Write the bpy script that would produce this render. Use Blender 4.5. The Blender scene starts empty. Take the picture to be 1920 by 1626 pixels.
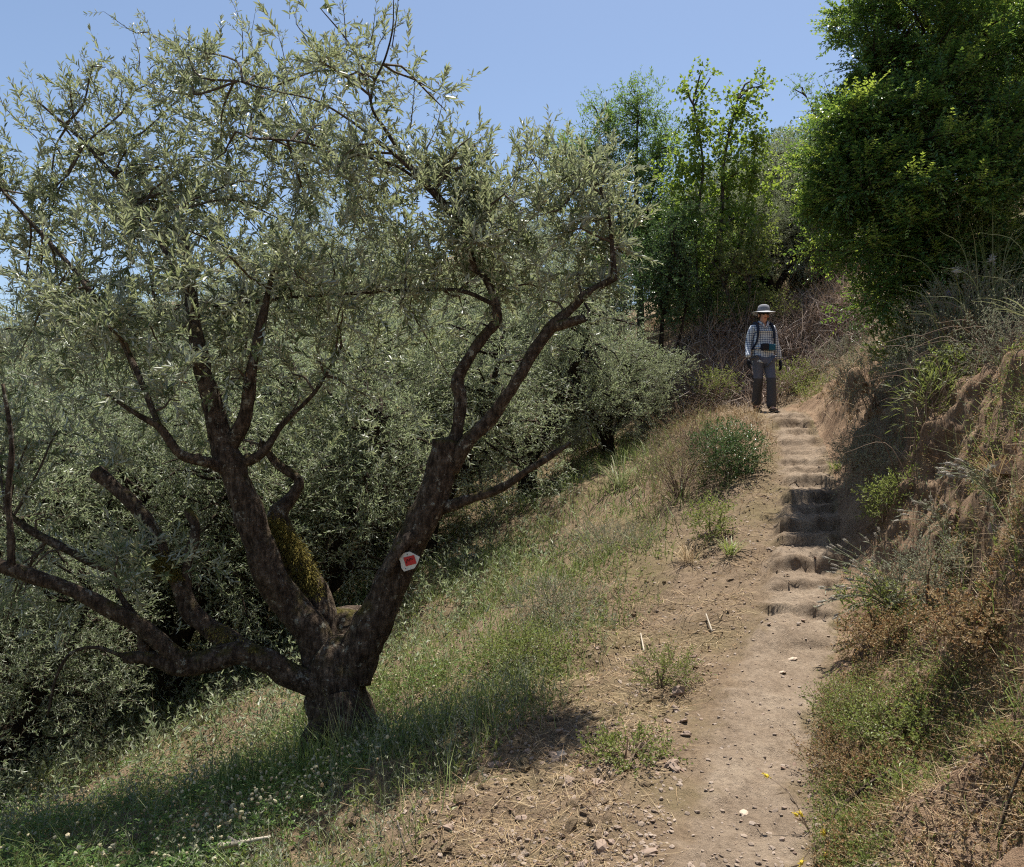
import bpy, bmesh, math, random
import numpy as np
from mathutils import Vector, Matrix

random.seed(5)
rng = np.random.default_rng(11)
scene = bpy.context.scene
COL = scene.collection

# ------------------------------------------------------------------ camera, sky, sun, exposure
F = 1507.0                       # focal length in photo pixels (1920 wide)
PITCH = math.atan(37.0 / F)      # camera tips up a touch
CAMZ = 1.6
cam_d = bpy.data.cameras.new('camera')
cam_d.sensor_width = 36.0
cam_d.lens = F / 1920.0 * 36.0
cam_d.clip_start = 0.05
cam_d.clip_end = 2000.0
cam = bpy.data.objects.new('camera', cam_d)
COL.objects.link(cam)
cam.location = (0, 0, CAMZ)
cam.rotation_euler = (math.pi / 2 + PITCH, 0, 0)
scene.camera = cam

SUN_EL, SUN_AZ = math.radians(73), math.radians(24)   # azimuth from +Y towards +X
world = bpy.data.worlds.new('World')
scene.world = world
world.use_nodes = True
wn = world.node_tree
sky = wn.nodes.new('ShaderNodeTexSky')
sky.sky_type = 'NISHITA'
sky.sun_disc = False
sky.sun_elevation = SUN_EL
sky.sun_rotation = SUN_AZ
sky.altitude = 300
sky.air_density = 1.0
sky.dust_density = 1.0
sky.ozone_density = 0.6
wn.links.new(sky.outputs[0], wn.nodes['Background'].inputs[0])
wn.nodes['Background'].inputs[1].default_value = 0.076

sun_d = bpy.data.lights.new('sun', 'SUN')
sun_d.energy = 4.8
sun_d.angle = math.radians(0.53)
sun_d.color = (1.0, 0.96, 0.89)
sun = bpy.data.objects.new('sun', sun_d)
COL.objects.link(sun)
sdir = Vector((math.cos(SUN_EL) * math.sin(SUN_AZ), math.cos(SUN_EL) * math.cos(SUN_AZ), math.sin(SUN_EL)))
sun.rotation_euler = sdir.to_track_quat('Z', 'Y').to_euler()
sun.location = (0, 0, 30)

scene.view_settings.view_transform = 'Standard'
scene.view_settings.look = 'None'
scene.view_settings.gamma = 1
scene.view_settings.exposure = 1.05
scene.cycles.max_bounces = 10
scene.cycles.diffuse_bounces = 6
scene.cycles.transmission_bounces = 8
scene.cycles.glossy_bounces = 2
scene.cycles.use_denoising = False
scene.cycles.sample_clamp_indirect = 4.0
scene.cycles.pixel_filter_type = 'BLACKMAN_HARRIS'
scene.cycles.filter_width = 1.15
scene.cycles.caustics_reflective = False
scene.cycles.caustics_refractive = False

ca, sa = math.cos(PITCH), math.sin(PITCH)


def P(px, py, Y):
    """the point at ground distance Y that the photo pixel looks at"""
    v = 813.0 - py
    dx, dy, dz = px - 960.0, F * ca - v * sa, F * sa + v * ca
    t = Y / dy
    return np.array([dx * t, Y, CAMZ + dz * t])


# ------------------------------------------------------------------ noise
def _hash(ix, iy, iz, seed):
    h = (ix * 374761393 + iy * 668265263 + iz * 1274126177 + seed * 974634777) & 0x7fffffff
    h = ((h ^ (h >> 13)) * 1103515245) & 0x7fffffff
    h = (h ^ (h >> 16)) & 0xffff
    return h / 32767.5 - 1.0


def noise(x, y, z=0.0, seed=0):
    x, y, z = np.broadcast_arrays(np.asarray(x, float), np.asarray(y, float), np.asarray(z, float))
    fx, fy, fz = np.floor(x), np.floor(y), np.floor(z)
    ix, iy, iz = fx.astype(np.int64), fy.astype(np.int64), fz.astype(np.int64)
    tx, ty, tz = x - fx, y - fy, z - fz
    tx, ty, tz = [t * t * (3 - 2 * t) for t in (tx, ty, tz)]
    r = 0
    for a in (0, 1):
        wa = tx if a else 1 - tx
        for b in (0, 1):
            wb = ty if b else 1 - ty
            for c in (0, 1):
                wc = tz if c else 1 - tz
                r = r + wa * wb * wc * _hash(ix + a, iy + b, iz + c, seed)
    return r


def fbm(x, y, z=0.0, oct=4, seed=0):
    r, a = 0, 0.5
    for k in range(oct):
        r = r + a * noise(x, y, z, seed + k * 7)
        x, y, z = x * 2.03 + 3.1, y * 2.03 + 1.7, z * 2.03 + 0.9
        a *= 0.5
    return r


def sstep(a, b, x):
    t = np.clip((x - a) / (b - a), 0, 1)
    return t * t * (3 - 2 * t)


# ------------------------------------------------------------------ terrain
PY = np.array([-60, 0, 3.1, 3.95, 4.52, 5.2, 5.93, 7, 8, 9, 10, 11, 12.5, 14, 16, 300.])
PX = np.array([-8, .1, .864, 1.16, 1.395, 1.76, 2.125, 2.564, 2.96, 3.285, 3.55, 3.78, 3.94, 3.8, 3.6, 3.6])
ZY = np.array([-60, 0, 3.1, 3.95, 4.52, 5.2, 5.5, 11, 12.5, 14, 16, 20, 40, 300.])
ZZ = np.array([-2, 0, 0, .08, .16, .25, .3, 2.07, 2.2, 2.3, 2.4, 2.7, 3.5, 3.5])
HY = np.array([-60, 3, 5, 6, 8, 10, 12, 14, 300.])
HW = np.array([.24, .24, .27, .25, .23, .22, .27, .3, .3])
SY = np.array([-60, 0, 3, 5, 8, 12.5, 20, 40, 300.])
SS = np.array([.10, .13, .19, .255, .40, .50, .45, .3, .2])
BKY = np.array([-5, 2., 4.5, 7, 10, 12.5, 16, 300])
BK = [
    ([0, .3, .8, 1.3, 1.6, 2.4, 5, 12, 60], [0, .08, .4, 1.1, 1.9, 2.5, 4, 7, 22]),
    ([0, .3, .8, 1.3, 1.6, 2.4, 5, 12, 60], [0, .08, .4, 1.1, 1.9, 2.5, 4, 7, 22]),
    ([0, .3, .6, .85, 1.02, 1.2, 2.0, 5, 12, 60], [0, .12, .40, .8, 1.5, 1.95, 2.35, 4, 7, 22]),
    ([0, .1, .35, .55, .72, .9, 1.6, 5, 12, 60], [0, .08, .40, .85, 1.3, 1.55, 1.85, 3.8, 7, 22]),
    ([0, .12, .3, .45, .9, 1.6, 5, 12, 60], [0, .1, .5, .75, 1.0, 1.5, 3.7, 7, 22]),
    ([0, .3, .7, 1.2, 1.8, 2.6, 5, 12, 60], [0, .08, .3, .7, 1.25, 2.1, 3.6, 6.5, 20]),
    ([0, .3, .7, 1.2, 1.8, 2.6, 5, 12, 60], [0, .05, .1, .25, .5, .9, 2., 5, 20]),
    ([0, .3, .7, 1.2, 1.8, 2.6, 5, 12, 60], [0, .05, .1, .25, .5, .9, 2., 5, 20]),
]
STEPS = [5.3, 5.84, 6.22, 6.5, 6.96, 7.26, 7.66, 7.92, 8.34, 8.74, 8.98, 9.42, 9.68, 10.1, 10.36, 10.8, 11.15]


def path_x(y):
    # smoothed polyline
    return (np.interp(y - .25, PY, PX) + np.interp(y, PY, PX) + np.interp(y + .25, PY, PX)) / 3


def half_w(y):
    return np.interp(y, HY, HW)


def H(x, y, detail=True):
    x, y = np.asarray(x, float), np.asarray(y, float)
    xp = path_x(y)
    u = x - xp
    hw = half_w(y)
    zlin = (np.interp(y - .3, ZY, ZZ) + np.interp(y, ZY, ZZ) + np.interp(y + .3, ZY, ZZ)) / 3
    # earth steps trodden into the path
    yy = y + .45 * u * noise(np.zeros_like(y), y * 1.9, 0, 2) * (np.abs(u) < .8) + .09 * noise(x * 3.1, y * .6, 0, 3) + .03 * noise(x * 7, y * .7, 0, 4)
    zst = zlin.copy()
    for a, b in zip(STEPS[:-1], STEPS[1:]):
        m = (yy >= a) & (yy < b)
        za, zb = np.interp(a, ZY, ZZ), np.interp(b, ZY, ZZ)
        t = (yy - a) / (b - a)
        zz = za + (zb - za) * (np.clip(.82 + .5 * noise(x * 2.1, y * 1.3, 0, 9), .4, 1) * (sstep(0, .13, t) - t) + t)
        zst = np.where(m, zz, zst)
    wst = 1 - sstep(.85, 1.4, np.abs(u - .0) / hw)
    wst = wst * sstep(5.2, 5.7, y)
    z = zlin + (zst - zlin) * wst
    # left: falls away
    L = np.maximum(0, -u - hw)
    s = np.interp(y, SY, SS)
    g = np.sqrt(L * L + .16) - .4
    gg = np.where(g < 7, g, 7 + (g - 7) * .55)
    z = z - s * gg
    # right: cut bank
    R = np.maximum(0, u - hw)
    prof = np.stack([np.interp(R, p[0], p[1]) for p in BK])
    yc = np.clip(y + .35 * noise(x * .9, y * .9, 0, 21), BKY[0], BKY[-1])
    idx = np.clip(np.searchsorted(BKY, yc) - 1, 0, len(BKY) - 2)
    tt = (yc - BKY[idx]) / (BKY[idx + 1] - BKY[idx])
    tt = tt * tt * (3 - 2 * tt)
    pa = np.take_along_axis(prof, idx[None], 0)[0]
    pb = np.take_along_axis(prof, (idx + 1)[None], 0)[0]
    bank = pa * (1 - tt) + pb * tt
    z = z + bank
    # earth bank behind the hiker, and the rising hill beyond
    yb = y + .5 * noise(x * .8, y * .3, 0, 31)
    z = z + 1.35 * sstep(13.3, 15.2, yb) * sstep(2.1, 3.9, x + .35 * noise(x, y * .9, 0, 8))
    z = z + (.36 - .23 * sstep(-1, 3, x)) * np.maximum(0, np.sqrt((y - 14) ** 2 + 4) * .5 + (y - 14) * .5) * (1 - sstep(40, 90, y) * .5)
    if detail:
        off = sstep(.8, 1.8, np.abs(u) / hw)
        z = z + off * ((.10 + .08 * sstep(.5, 1.5, L)) * fbm(x * .8, y * .8, 0, 3, 41) + (.05 + .07 * sstep(.4, 1.2, L)) * fbm(x * 3.5, y * 3.5, 0, 3, 42) + .022 * fbm(x * 10, y * 10, 0, 2, 43))
        z = z + (1 - off) * (.032 * fbm(x * 4, y * 4, 0, 3, 44) + .016 * noise(x * 13, y * 13, 0, 45))
        face = sstep(.05, .4, R) * (1 - sstep(1.5, 2.6, R)) * (1 - sstep(12, 13, y))
        z = z + face * (.30 * fbm(x * 1.8, y * 2.6, 0, 3, 51) + .14 * fbm(x * 4, y * 6, 0, 2, 52))
        bf = sstep(13, 13.6, y) * (1 - sstep(15.8, 17, y)) * sstep(1.5, 3, x)
        z = z + bf * (.25 * fbm(x * 2.5, y * 2.5, 0, 3, 61) + .1 * fbm(x * 9, y * 9, 0, 2, 62))
        shoulder = np.exp(-((L - .35) / .25) ** 2) * sstep(5.5, 6.5, y) * (1 - sstep(11, 12, y))
        z = z + shoulder * .05
    return z


def hit(px, py, y0=2.2, y1=22.0):
    """depth at which the line of sight through a photo pixel first meets the ground"""
    yy = np.linspace(y0, y1, 1500)
    q = P(px, py, 1.0) - np.array([0, 0, CAMZ])
    zz = CAMZ + q[2] * yy
    under = zz < H(q[0] * yy, yy)
    return float(yy[np.argmax(under)]) if under.any() else y1


def G(x, y):
    return float(H(np.array([x]), np.array([y]))[0])


# ------------------------------------------------------------------ object helpers
def tag(o, label=None, cat=None, group=None, kind=None):
    if label: o['label'] = label
    if cat: o['category'] = cat
    if group: o['group'] = group
    if kind: o['kind'] = kind
    return o


def link(name, me, parent=None):
    o = bpy.data.objects.new(name, me)
    COL.objects.link(o)
    if parent is not None:
        o.parent = parent
    return o


def empty(name, loc, label, cat, group=None, rz=0.0):
    o = bpy.data.objects.new(name, None)
    COL.objects.link(o)
    o.empty_display_size = .1
    o.location = [float(c) for c in loc]
    o.rotation_euler = (0, 0, rz)
    return tag(o, label, cat, group)


def copy_tree(o, parent=None):
    c = o.copy()
    COL.objects.link(c)
    c.parent = parent
    for ch in [k for k in bpy.data.objects if k.parent == o]:
        copy_tree(ch, c)
    return c


class MB:
    """collects numpy verts and faces (quads and tris) and builds ONE mesh"""

    def __init__(self):
        self.v, self.n = [], 0
        self.f = []          # (array of faces, material index)

    def add(self, v, f, mi=0):
        v = np.asarray(v, float).reshape(-1, 3)
        for a in (f if isinstance(f, list) else [f]):
            a = np.asarray(a, np.int64)
            if len(a):
                self.f.append((a + self.n, mi))
        self.v.append(v)
        self.n += len(v)
        return self

    def mesh(self, name, mats, smooth=False, origin=None):
        v = np.concatenate(self.v)
        if origin is not None:
            v = v - np.asarray(origin, float)
        me = bpy.data.meshes.new(name)
        me.vertices.add(len(v))
        me.vertices.foreach_set('co', v.astype(np.float32).ravel())
        li = np.concatenate([a.ravel() for a, _ in self.f])
        cnt = np.concatenate([np.full(len(a), a.shape[1]) for a, _ in self.f])
        mi = np.concatenate([np.full(len(a), m) for a, m in self.f])
        me.loops.add(len(li))
        me.loops.foreach_set('vertex_index', li.astype(np.int32))
        me.polygons.add(len(cnt))
        st = np.concatenate([[0], np.cumsum(cnt)[:-1]])
        me.polygons.foreach_set('loop_start', st.astype(np.int32))
        try:
            me.polygons.foreach_set('loop_total', cnt.astype(np.int32))
        except Exception:
            pass
        me.polygons.foreach_set('material_index', mi.astype(np.int32))
        me.polygons.foreach_set('use_smooth', np.full(len(cnt), smooth))
        me.update(calc_edges=True)
        for m in (mats if isinstance(mats, (list, tuple)) else [mats]):
            me.materials.append(m)
        return me

    def build(self, name, mats, parent=None, smooth=False, origin=None):
        return link(name, self.mesh(name, mats, smooth, origin), parent)


def unit(v):
    return v / np.maximum(np.linalg.norm(v, axis=-1, keepdims=True), 1e-9)


def rand_dirs(n):
    return unit(rng.normal(size=(n, 3)))


def perp(a):
    r = rand_dirs(len(a))
    return unit(np.cross(a, r))


# ------------------------------------------------------------------ leaves, blades, tubes, stones
def add_leaves(mb, pos, d, nrm, ln, wd, mi=0, fold=.25, curl=.12, kite=False, wpos=.45):
    """leaf blades: pos base, d direction, nrm rough up side"""
    d = unit(d)
    s = unit(np.cross(d, nrm))
    n = np.cross(s, d)
    ln, wd = ln[:, None], wd[:, None]
    N = len(pos)
    if kite:
        a = pos
        b = pos + d * ln * wpos + s * wd * .5 + n * wd * fold
        c = pos + d * ln - n * ln * curl
        e = pos + d * ln * wpos - s * wd * .5 + n * wd * fold
        v = np.stack([a, b, c, e], 1).reshape(-1, 3)
        i = np.arange(N) * 4
        mb.add(v, np.stack([i, i + 1, i + 2, i + 3], 1), mi)
    else:
        a = pos
        b1 = pos + d * ln * .3 + s * wd * .46 + n * wd * fold
        b2 = pos + d * ln * .68 + s * wd * .40 + n * (wd * fold - ln * curl * .4)
        c = pos + d * ln - n * ln * curl
        e2 = pos + d * ln * .68 - s * wd * .40 + n * (wd * fold - ln * curl * .4)
        e1 = pos + d * ln * .3 - s * wd * .46 + n * wd * fold
        v = np.stack([a, b1, b2, c, e2, e1], 1).reshape(-1, 3)
        i = np.arange(N) * 6
        mb.add(v, np.concatenate([np.stack([i, i + 1, i + 2, i + 3], 1), np.stack([i, i + 3, i + 4, i + 5], 1)]), mi)


def add_sprigs(mb, O, A, L, pairs, leaf, wid, ang=45, mi=0, stem_mi=1, stem_r=.0016, droop=.12, kite=False, jit=.3,
               flat=False, wpos=.45, tip=True, up_bias=.5, leafvar=.35):
    """leafy shoots: O origins, A axes, L lengths; `pairs` opposite leaves along each"""
    S = len(O)
    A = unit(A)
    side = np.cross(A, np.array([0, 0, 1.0]) + rng.normal(size=(S, 3)) * .3)
    side = unit(side)
    up = np.cross(side, A)
    G_ = np.array([0, 0, -1.0]) * (L * droop)[:, None] + rng.normal(size=(S, 3)) * (L * .08)[:, None]
    # stems
    if stem_mi is not None:
        r = stem_r
        mid = O + A * (L * .5)[:, None] + G_ * .25
        end = O + A * L[:, None] + G_
        ring = []
        for k in range(3):
            a = k * 2.0944
            o = side * math.cos(a) + up * math.sin(a)
            ring.append((O + o * r, mid + o * r * .8, end + o * r * .4))
        v = np.stack([ring[k][j] for j in range(3) for k in range(3)], 1).reshape(-1, 3)
        i = np.arange(S) * 9
        fs = []
        for j in range(2):
            for k in range(3):
                k2 = (k + 1) % 3
                fs.append(np.stack([i + j * 3 + k, i + j * 3 + k2, i + j * 3 + 3 + k2, i + j * 3 + 3 + k], 1))
        mb.add(v, np.concatenate(fs), stem_mi)
    ts = np.linspace(.12, .97, pairs)
    ps, ds, ns, ls = [], [], [], []
    for k, t in enumerate(ts):
        p = O + A * (L * t)[:, None] + G_ * t * t
        tang = unit(A * L[:, None] + 2 * t * G_)
        az = (0 if flat else (k % 2) * math.pi / 2) + rng.normal(size=S) * (.15 if flat else jit)
        for sg in (1, -1):
            az2 = az[:, None]
            pv = side * np.cos(az2) * sg + up * np.sin(az2) * sg
            an = np.radians(ang * (1.15 - .5 * t) + rng.normal(size=S) * 12)[:, None]
            d = tang * np.cos(an) + pv * np.sin(an) + rng.normal(size=(S, 3)) * .1
            nr = unit((up if flat else np.cross(d, np.cross(tang, pv))) + np.array([0, 0, up_bias]) + rng.normal(size=(S, 3)) * .35)
            keep = rng.random(S) > .1
            ps.append(p[keep]); ds.append(d[keep]); ns.append(nr[keep])
            ls.append((leaf * (1 - leafvar * abs(t - .45) * 1.6) * rng.uniform(.75, 1.25, S))[keep])
    if tip:
        ps.append(O + A * L[:, None] + G_); ds.append(A + rng.normal(size=(S, 3)) * .15)
        ns.append(up + rng.normal(size=(S, 3)) * .3); ls.append(leaf * rng.uniform(.5, .8, S))
    ps, ds, ns, ls = map(np.concatenate, (ps, ds, ns, ls))
    add_leaves(mb, ps, ds, ns, ls, ls * wid * rng.uniform(.8, 1.2, len(ls)), mi, kite=kite, wpos=wpos)


def add_blades(mb, O, D, L, W, bend, mi=0):
    """grass blades: O origins, D start direction, bend vector at the tip"""
    N = len(O)
    D = unit(D)
    s = perp(D)
    s[:, 2] *= .2
    s = unit(s)
    L, W = L[:, None], W[:, None]
    m = O + D * L * .55 + bend * L * .25
    t = O + D * L * .95 + bend * L
    v = np.stack([O - s * W * .5, O + s * W * .5, m + s * W * .4, m - s * W * .4, t], 1).reshape(-1, 3)
    i = np.arange(N) * 5
    mb.add(v, [np.stack([i, i + 1, i + 2, i + 3], 1), np.stack([i + 3, i + 2, i + 4], 1)], mi)


def catmull(pts, step):
    pts = np.asarray(pts, float)
    if len(pts) == 2:
        n = max(2, int(np.linalg.norm(pts[1][:3] - pts[0][:3]) / step) + 1)
        return pts[0] + (pts[1] - pts[0]) * np.linspace(0, 1, n)[:, None]
    ext = np.vstack([2 * pts[0] - pts[1], pts, 2 * pts[-1] - pts[-2]])
    out = []
    for i in range(1, len(ext) - 2):
        p0, p1, p2, p3 = ext[i - 1], ext[i], ext[i + 1], ext[i + 2]
        n = max(1, int(np.linalg.norm(p2[:3] - p1[:3]) / step))
        t = np.linspace(0, 1, n, endpoint=False)[:, None]
        out.append(.5 * ((2 * p1) + (-p0 + p2) * t + (2 * p0 - 5 * p1 + 4 * p2 - p3) * t ** 2 + (-p0 + 3 * p1 - 3 * p2 + p3) * t ** 3))
    out.append(ext[-2][None])
    return np.vstack(out)


def add_tube(mb, pts, rad, sides=8, mi=0, rough=0.0, step=None, seed=0, cap=True, freq=9.0, squash=None):
    """pts Nx3, rad N; smooth polyline tube with optional knobbly bark"""
    pr = np.hstack([np.asarray(pts, float), np.asarray(rad, float)[:, None]])
    if step:
        pr = catmull(pr, step)
    p, r = pr[:, :3], np.maximum(pr[:, 3], .0008)
    n = len(p)
    t = unit(np.gradient(p, axis=0))
    ref = np.array([0, 0, 1.0]) if abs(t[0][2]) < .9 else np.array([1.0, 0, 0])
    u = np.zeros_like(p)
    u[0] = unit(np.cross(t[0], ref))
    for i in range(1, n):
        q = u[i - 1] - t[i] * np.dot(u[i - 1], t[i])
        u[i] = q / max(np.linalg.norm(q), 1e-9)
    w = np.cross(t, u)
    a = np.linspace(0, 2 * math.pi, sides, endpoint=False)
    ca_, sa_ = np.cos(a), np.sin(a)
    dirs = u[:, None] * ca_[None, :, None] + w[:, None] * sa_[None, :, None]
    rr = np.repeat(r[:, None], sides, 1)
    if rough > 0:
        base = p[:, None] + dirs * rr[..., None]
        b = base.reshape(-1, 3)
        arc = np.repeat(np.concatenate([[0], np.cumsum(np.linalg.norm(np.diff(p, axis=0), axis=1))])[:, None], sides, 1).ravel()
        ang = np.tile(a, n)
        big = fbm(b[:, 0] * freq, b[:, 1] * freq, b[:, 2] * freq, 3, seed)
        ridge = np.abs(noise(np.cos(ang) * 2.6 + 5, np.sin(ang) * 2.6, arc * 5, seed + 5)) + .6 * np.abs(noise(np.cos(ang) * 6 + 5, np.sin(ang) * 6, arc * 12, seed + 6))
        rr = rr * (1 + rough * (1.1 * big.reshape(n, sides) + .45 * (ridge.reshape(n, sides) - .4)))
    v = p[:, None] + dirs * rr[..., None]
    v = v.reshape(-1, 3)
    i = np.arange(n - 1)[:, None] * sides
    k = np.arange(sides)[None]
    k2 = (k + 1) % sides
    q = np.stack([i + k, i + k2, i + sides + k2, i + sides + k], -1).reshape(-1, 4)
    fs = [q]
    if cap:
        v = np.vstack([v, p[0] - t[0] * r[0] * .15, p[-1] + t[-1] * r[-1] * .25])
        c0, c1 = n * sides, n * sides + 1
        kk = np.arange(sides)
        fs.append(np.stack([np.full(sides, c0), (kk + 1) % sides, kk], 1))
        e = (n - 1) * sides
        fs.append(np.stack([np.full(sides, c1), e + kk, e + (kk + 1) % sides], 1))
    mb.add(v, fs, mi)
    return p, r


ICO_V = None


def ico(level=1):
    bm = bmesh.new()
    bmesh.ops.create_icosphere(bm, subdivisions=level, radius=1)
    v = np.array([x.co[:] for x in bm.verts])
    f = np.array([[x.index for x in p.verts] for p in bm.faces])
    bm.free()
    return v, f


ICO1, ICO2, ICO3 = ico(1), ico(2), ico(3)


def add_stones(mb, C, size, mi=0, flat=.6, lvl=None):
    v0, f0 = lvl or ICO1
    n, k = len(C), len(v0)
    sc = size[:, None] * np.stack([rng.uniform(.7, 1.3, n), rng.uniform(.6, 1.1, n), flat * rng.uniform(.6, 1.2, n)], 1)
    a = rng.uniform(0, 6.28, n)
    jit = 1 + rng.uniform(-.28, .22, (n, k, 1))
    v = v0[None] * jit * sc[:, None]
    tl = rng.normal(size=(n, 2)) * .25
    x = v[..., 0] * np.cos(a)[:, None] - v[..., 1] * np.sin(a)[:, None]
    y = v[..., 0] * np.sin(a)[:, None] + v[..., 1] * np.cos(a)[:, None]
    z = v[..., 2] + x * tl[:, :1] + y * tl[:, 1:]
    v = np.stack([x, y, z], -1) + C[:, None]
    f = f0[None] + (np.arange(n) * k)[:, None, None]
    mb.add(v.reshape(-1, 3), f.reshape(-1, 3), mi)


# ------------------------------------------------------------------ materials
def newmat(name):
    m = bpy.data.materials.new(name)
    m.use_nodes = True
    nt = m.node_tree
    return m, nt, nt.nodes['Principled BSDF'], nt.nodes['Material Output']


def ramp(nt, cols, pos=None, interp='LINEAR'):
    r = nt.nodes.new('ShaderNodeValToRGB')
    r.color_ramp.interpolation = interp
    el = r.color_ramp.elements
    n = len(cols)
    pos = pos or [i / max(1, n - 1) for i in range(n)]
    while len(el) < n:
        el.new(.5)
    for e, c, p in zip(el, cols, pos):
        e.position = p
        e.color = (*c, 1)
    return r


def mat_plain(name, col, rough=.7, spec=.3):
    m, nt, b, o = newmat(name)
    b.inputs['Base Color'].default_value = (*col, 1)
    b.inputs['Roughness'].default_value = rough
    b.inputs['Specular IOR Level'].default_value = spec
    return m


def mat_leaf(name, cols, back=None, trans=.3, tcol=None, rough=.45, spec=.5):
    m, nt, b, o = newmat(name)
    g = nt.nodes.new('ShaderNodeNewGeometry')
    r = ramp(nt, cols)
    nt.links.new(g.outputs['Random Per Island'], r.inputs[0])
    c = r.outputs[0]
    if back:
        mx = nt.nodes.new('ShaderNodeMix')
        mx.data_type = 'RGBA'
        nt.links.new(g.outputs['Backfacing'], mx.inputs[0])
        nt.links.new(c, mx.inputs[6])
        mx.inputs[7].default_value = (*back, 1)
        c = mx.outputs[2]
    nt.links.new(c, b.inputs['Base Color'])
    b.inputs['Roughness'].default_value = rough
    b.inputs['Specular IOR Level'].default_value = spec
    if trans > 0:
        t = nt.nodes.new('ShaderNodeBsdfTranslucent')
        if tcol:
            mx2 = nt.nodes.new('ShaderNodeMix')
            mx2.data_type = 'RGBA'
            mx2.inputs[0].default_value = .6
            nt.links.new(r.outputs[0], mx2.inputs[6])
            mx2.inputs[7].default_value = (*tcol, 1)
            nt.links.new(mx2.outputs[2], t.inputs[0])
        else:
            nt.links.new(r.outputs[0], t.inputs[0])
        ms = nt.nodes.new('ShaderNodeMixShader')
        ms.inputs[0].default_value = trans
        nt.links.new(b.outputs[0], ms.inputs[1])
        nt.links.new(t.outputs[0], ms.inputs[2])
        nt.links.new(ms.outputs[0], o.inputs[0])
    return m


def tex(nt, kind, scale, detail=4, rough=.6, vec=None, **kw):
    n = nt.nodes.new(kind)
    n.inputs['Scale'].default_value = scale
    if 'Detail' in n.inputs: n.inputs['Detail'].default_value = detail
    if 'Roughness' in n.inputs and kind == 'ShaderNodeTexNoise': n.inputs['Roughness'].default_value = rough
    if vec is not None: nt.links.new(vec, n.inputs['Vector'])
    return n


def mixc(nt, fac, a, b, mode='MIX'):
    m = nt.nodes.new('ShaderNodeMix')
    m.data_type = 'RGBA'
    m.blend_type = mode
    if isinstance(fac, float): m.inputs[0].default_value = fac
    else: nt.links.new(fac, m.inputs[0])
    for s, i in ((a, 6), (b, 7)):
        if isinstance(s, tuple): m.inputs[i].default_value = (*s, 1)
        else: nt.links.new(s, m.inputs[i])
    return m.outputs[2]


def mat_soil(name, cols, patch=None, bump=.6, fine=60, patch_scale=1.2, patch_pos=(.45, .62), trod=None):
    m, nt, b, o = newmat(name)
    tc = nt.nodes.new('ShaderNodeTexCoord').outputs['Object']
    n1 = tex(nt, 'ShaderNodeTexNoise', 3.2, 9, .72, tc)
    n2 = tex(nt, 'ShaderNodeTexNoise', fine, 6, .7, tc)
    r1 = ramp(nt, cols, [.25 + .5 * i / (len(cols) - 1) for i in range(len(cols))])
    nt.links.new(n1.outputs[0], r1.inputs[0])
    r2 = ramp(nt, [(.55, .52, .5), (1.0, 1.0, 1.0), (1.35, 1.33, 1.3)], [.3, .5, .72])
    nt.links.new(n2.outputs[0], r2.inputs[0])
    c = mixc(nt, 1.0, r1.outputs[0], r2.outputs[0], 'MULTIPLY')
    if patch:
        n3 = tex(nt, 'ShaderNodeTexNoise', patch_scale, 5, .7, tc)
        r3 = ramp(nt, [(0, 0, 0), (1, 1, 1)], list(patch_pos))
        nt.links.new(n3.outputs[0], r3.inputs[0])
        c = mixc(nt, r3.outputs[0], c, patch)
    if trod:
        at = nt.nodes.new('ShaderNodeAttribute')
        at.attribute_name = 'trod'
        rt = ramp(nt, trod, [.3, .5, .7])
        n6 = tex(nt, 'ShaderNodeTexNoise', 3.4, 8, .7, tc)
        nt.links.new(n6.outputs[0], rt.inputs[0])
        ct = mixc(nt, .75, rt.outputs[0], r2.outputs[0], 'MULTIPLY')
        c = mixc(nt, at.outputs['Fac'], c, ct)
    v = tex(nt, 'ShaderNodeTexVoronoi', 85, vec=tc)
    rv = ramp(nt, [(1.25, 1.22, 1.18), (1, 1, 1)], [.12, .3])
    nt.links.new(v.outputs['Distance'], rv.inputs[0])
    c = mixc(nt, .2, c, rv.outputs[0], 'MULTIPLY')
    nt.links.new(c, b.inputs['Base Color'])
    b.inputs['Roughness'].default_value = .95
    b.inputs['Specular IOR Level'].default_value = .1
    bp = nt.nodes.new('ShaderNodeBump')
    bp.inputs['Strength'].default_value = bump
    bp.inputs['Distance'].default_value = .02
    ad = nt.nodes.new('ShaderNodeMath'); ad.operation = 'ADD'
    nt.links.new(n2.outputs[0], ad.inputs[0])
    n4 = tex(nt, 'ShaderNodeTexNoise', 220, 3, .6, tc)
    nt.links.new(n4.outputs[0], ad.inputs[1])
    nt.links.new(ad.outputs[0], bp.inputs['Height'])
    nt.links.new(bp.outputs[0], b.inputs['Normal'])
    return m


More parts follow.
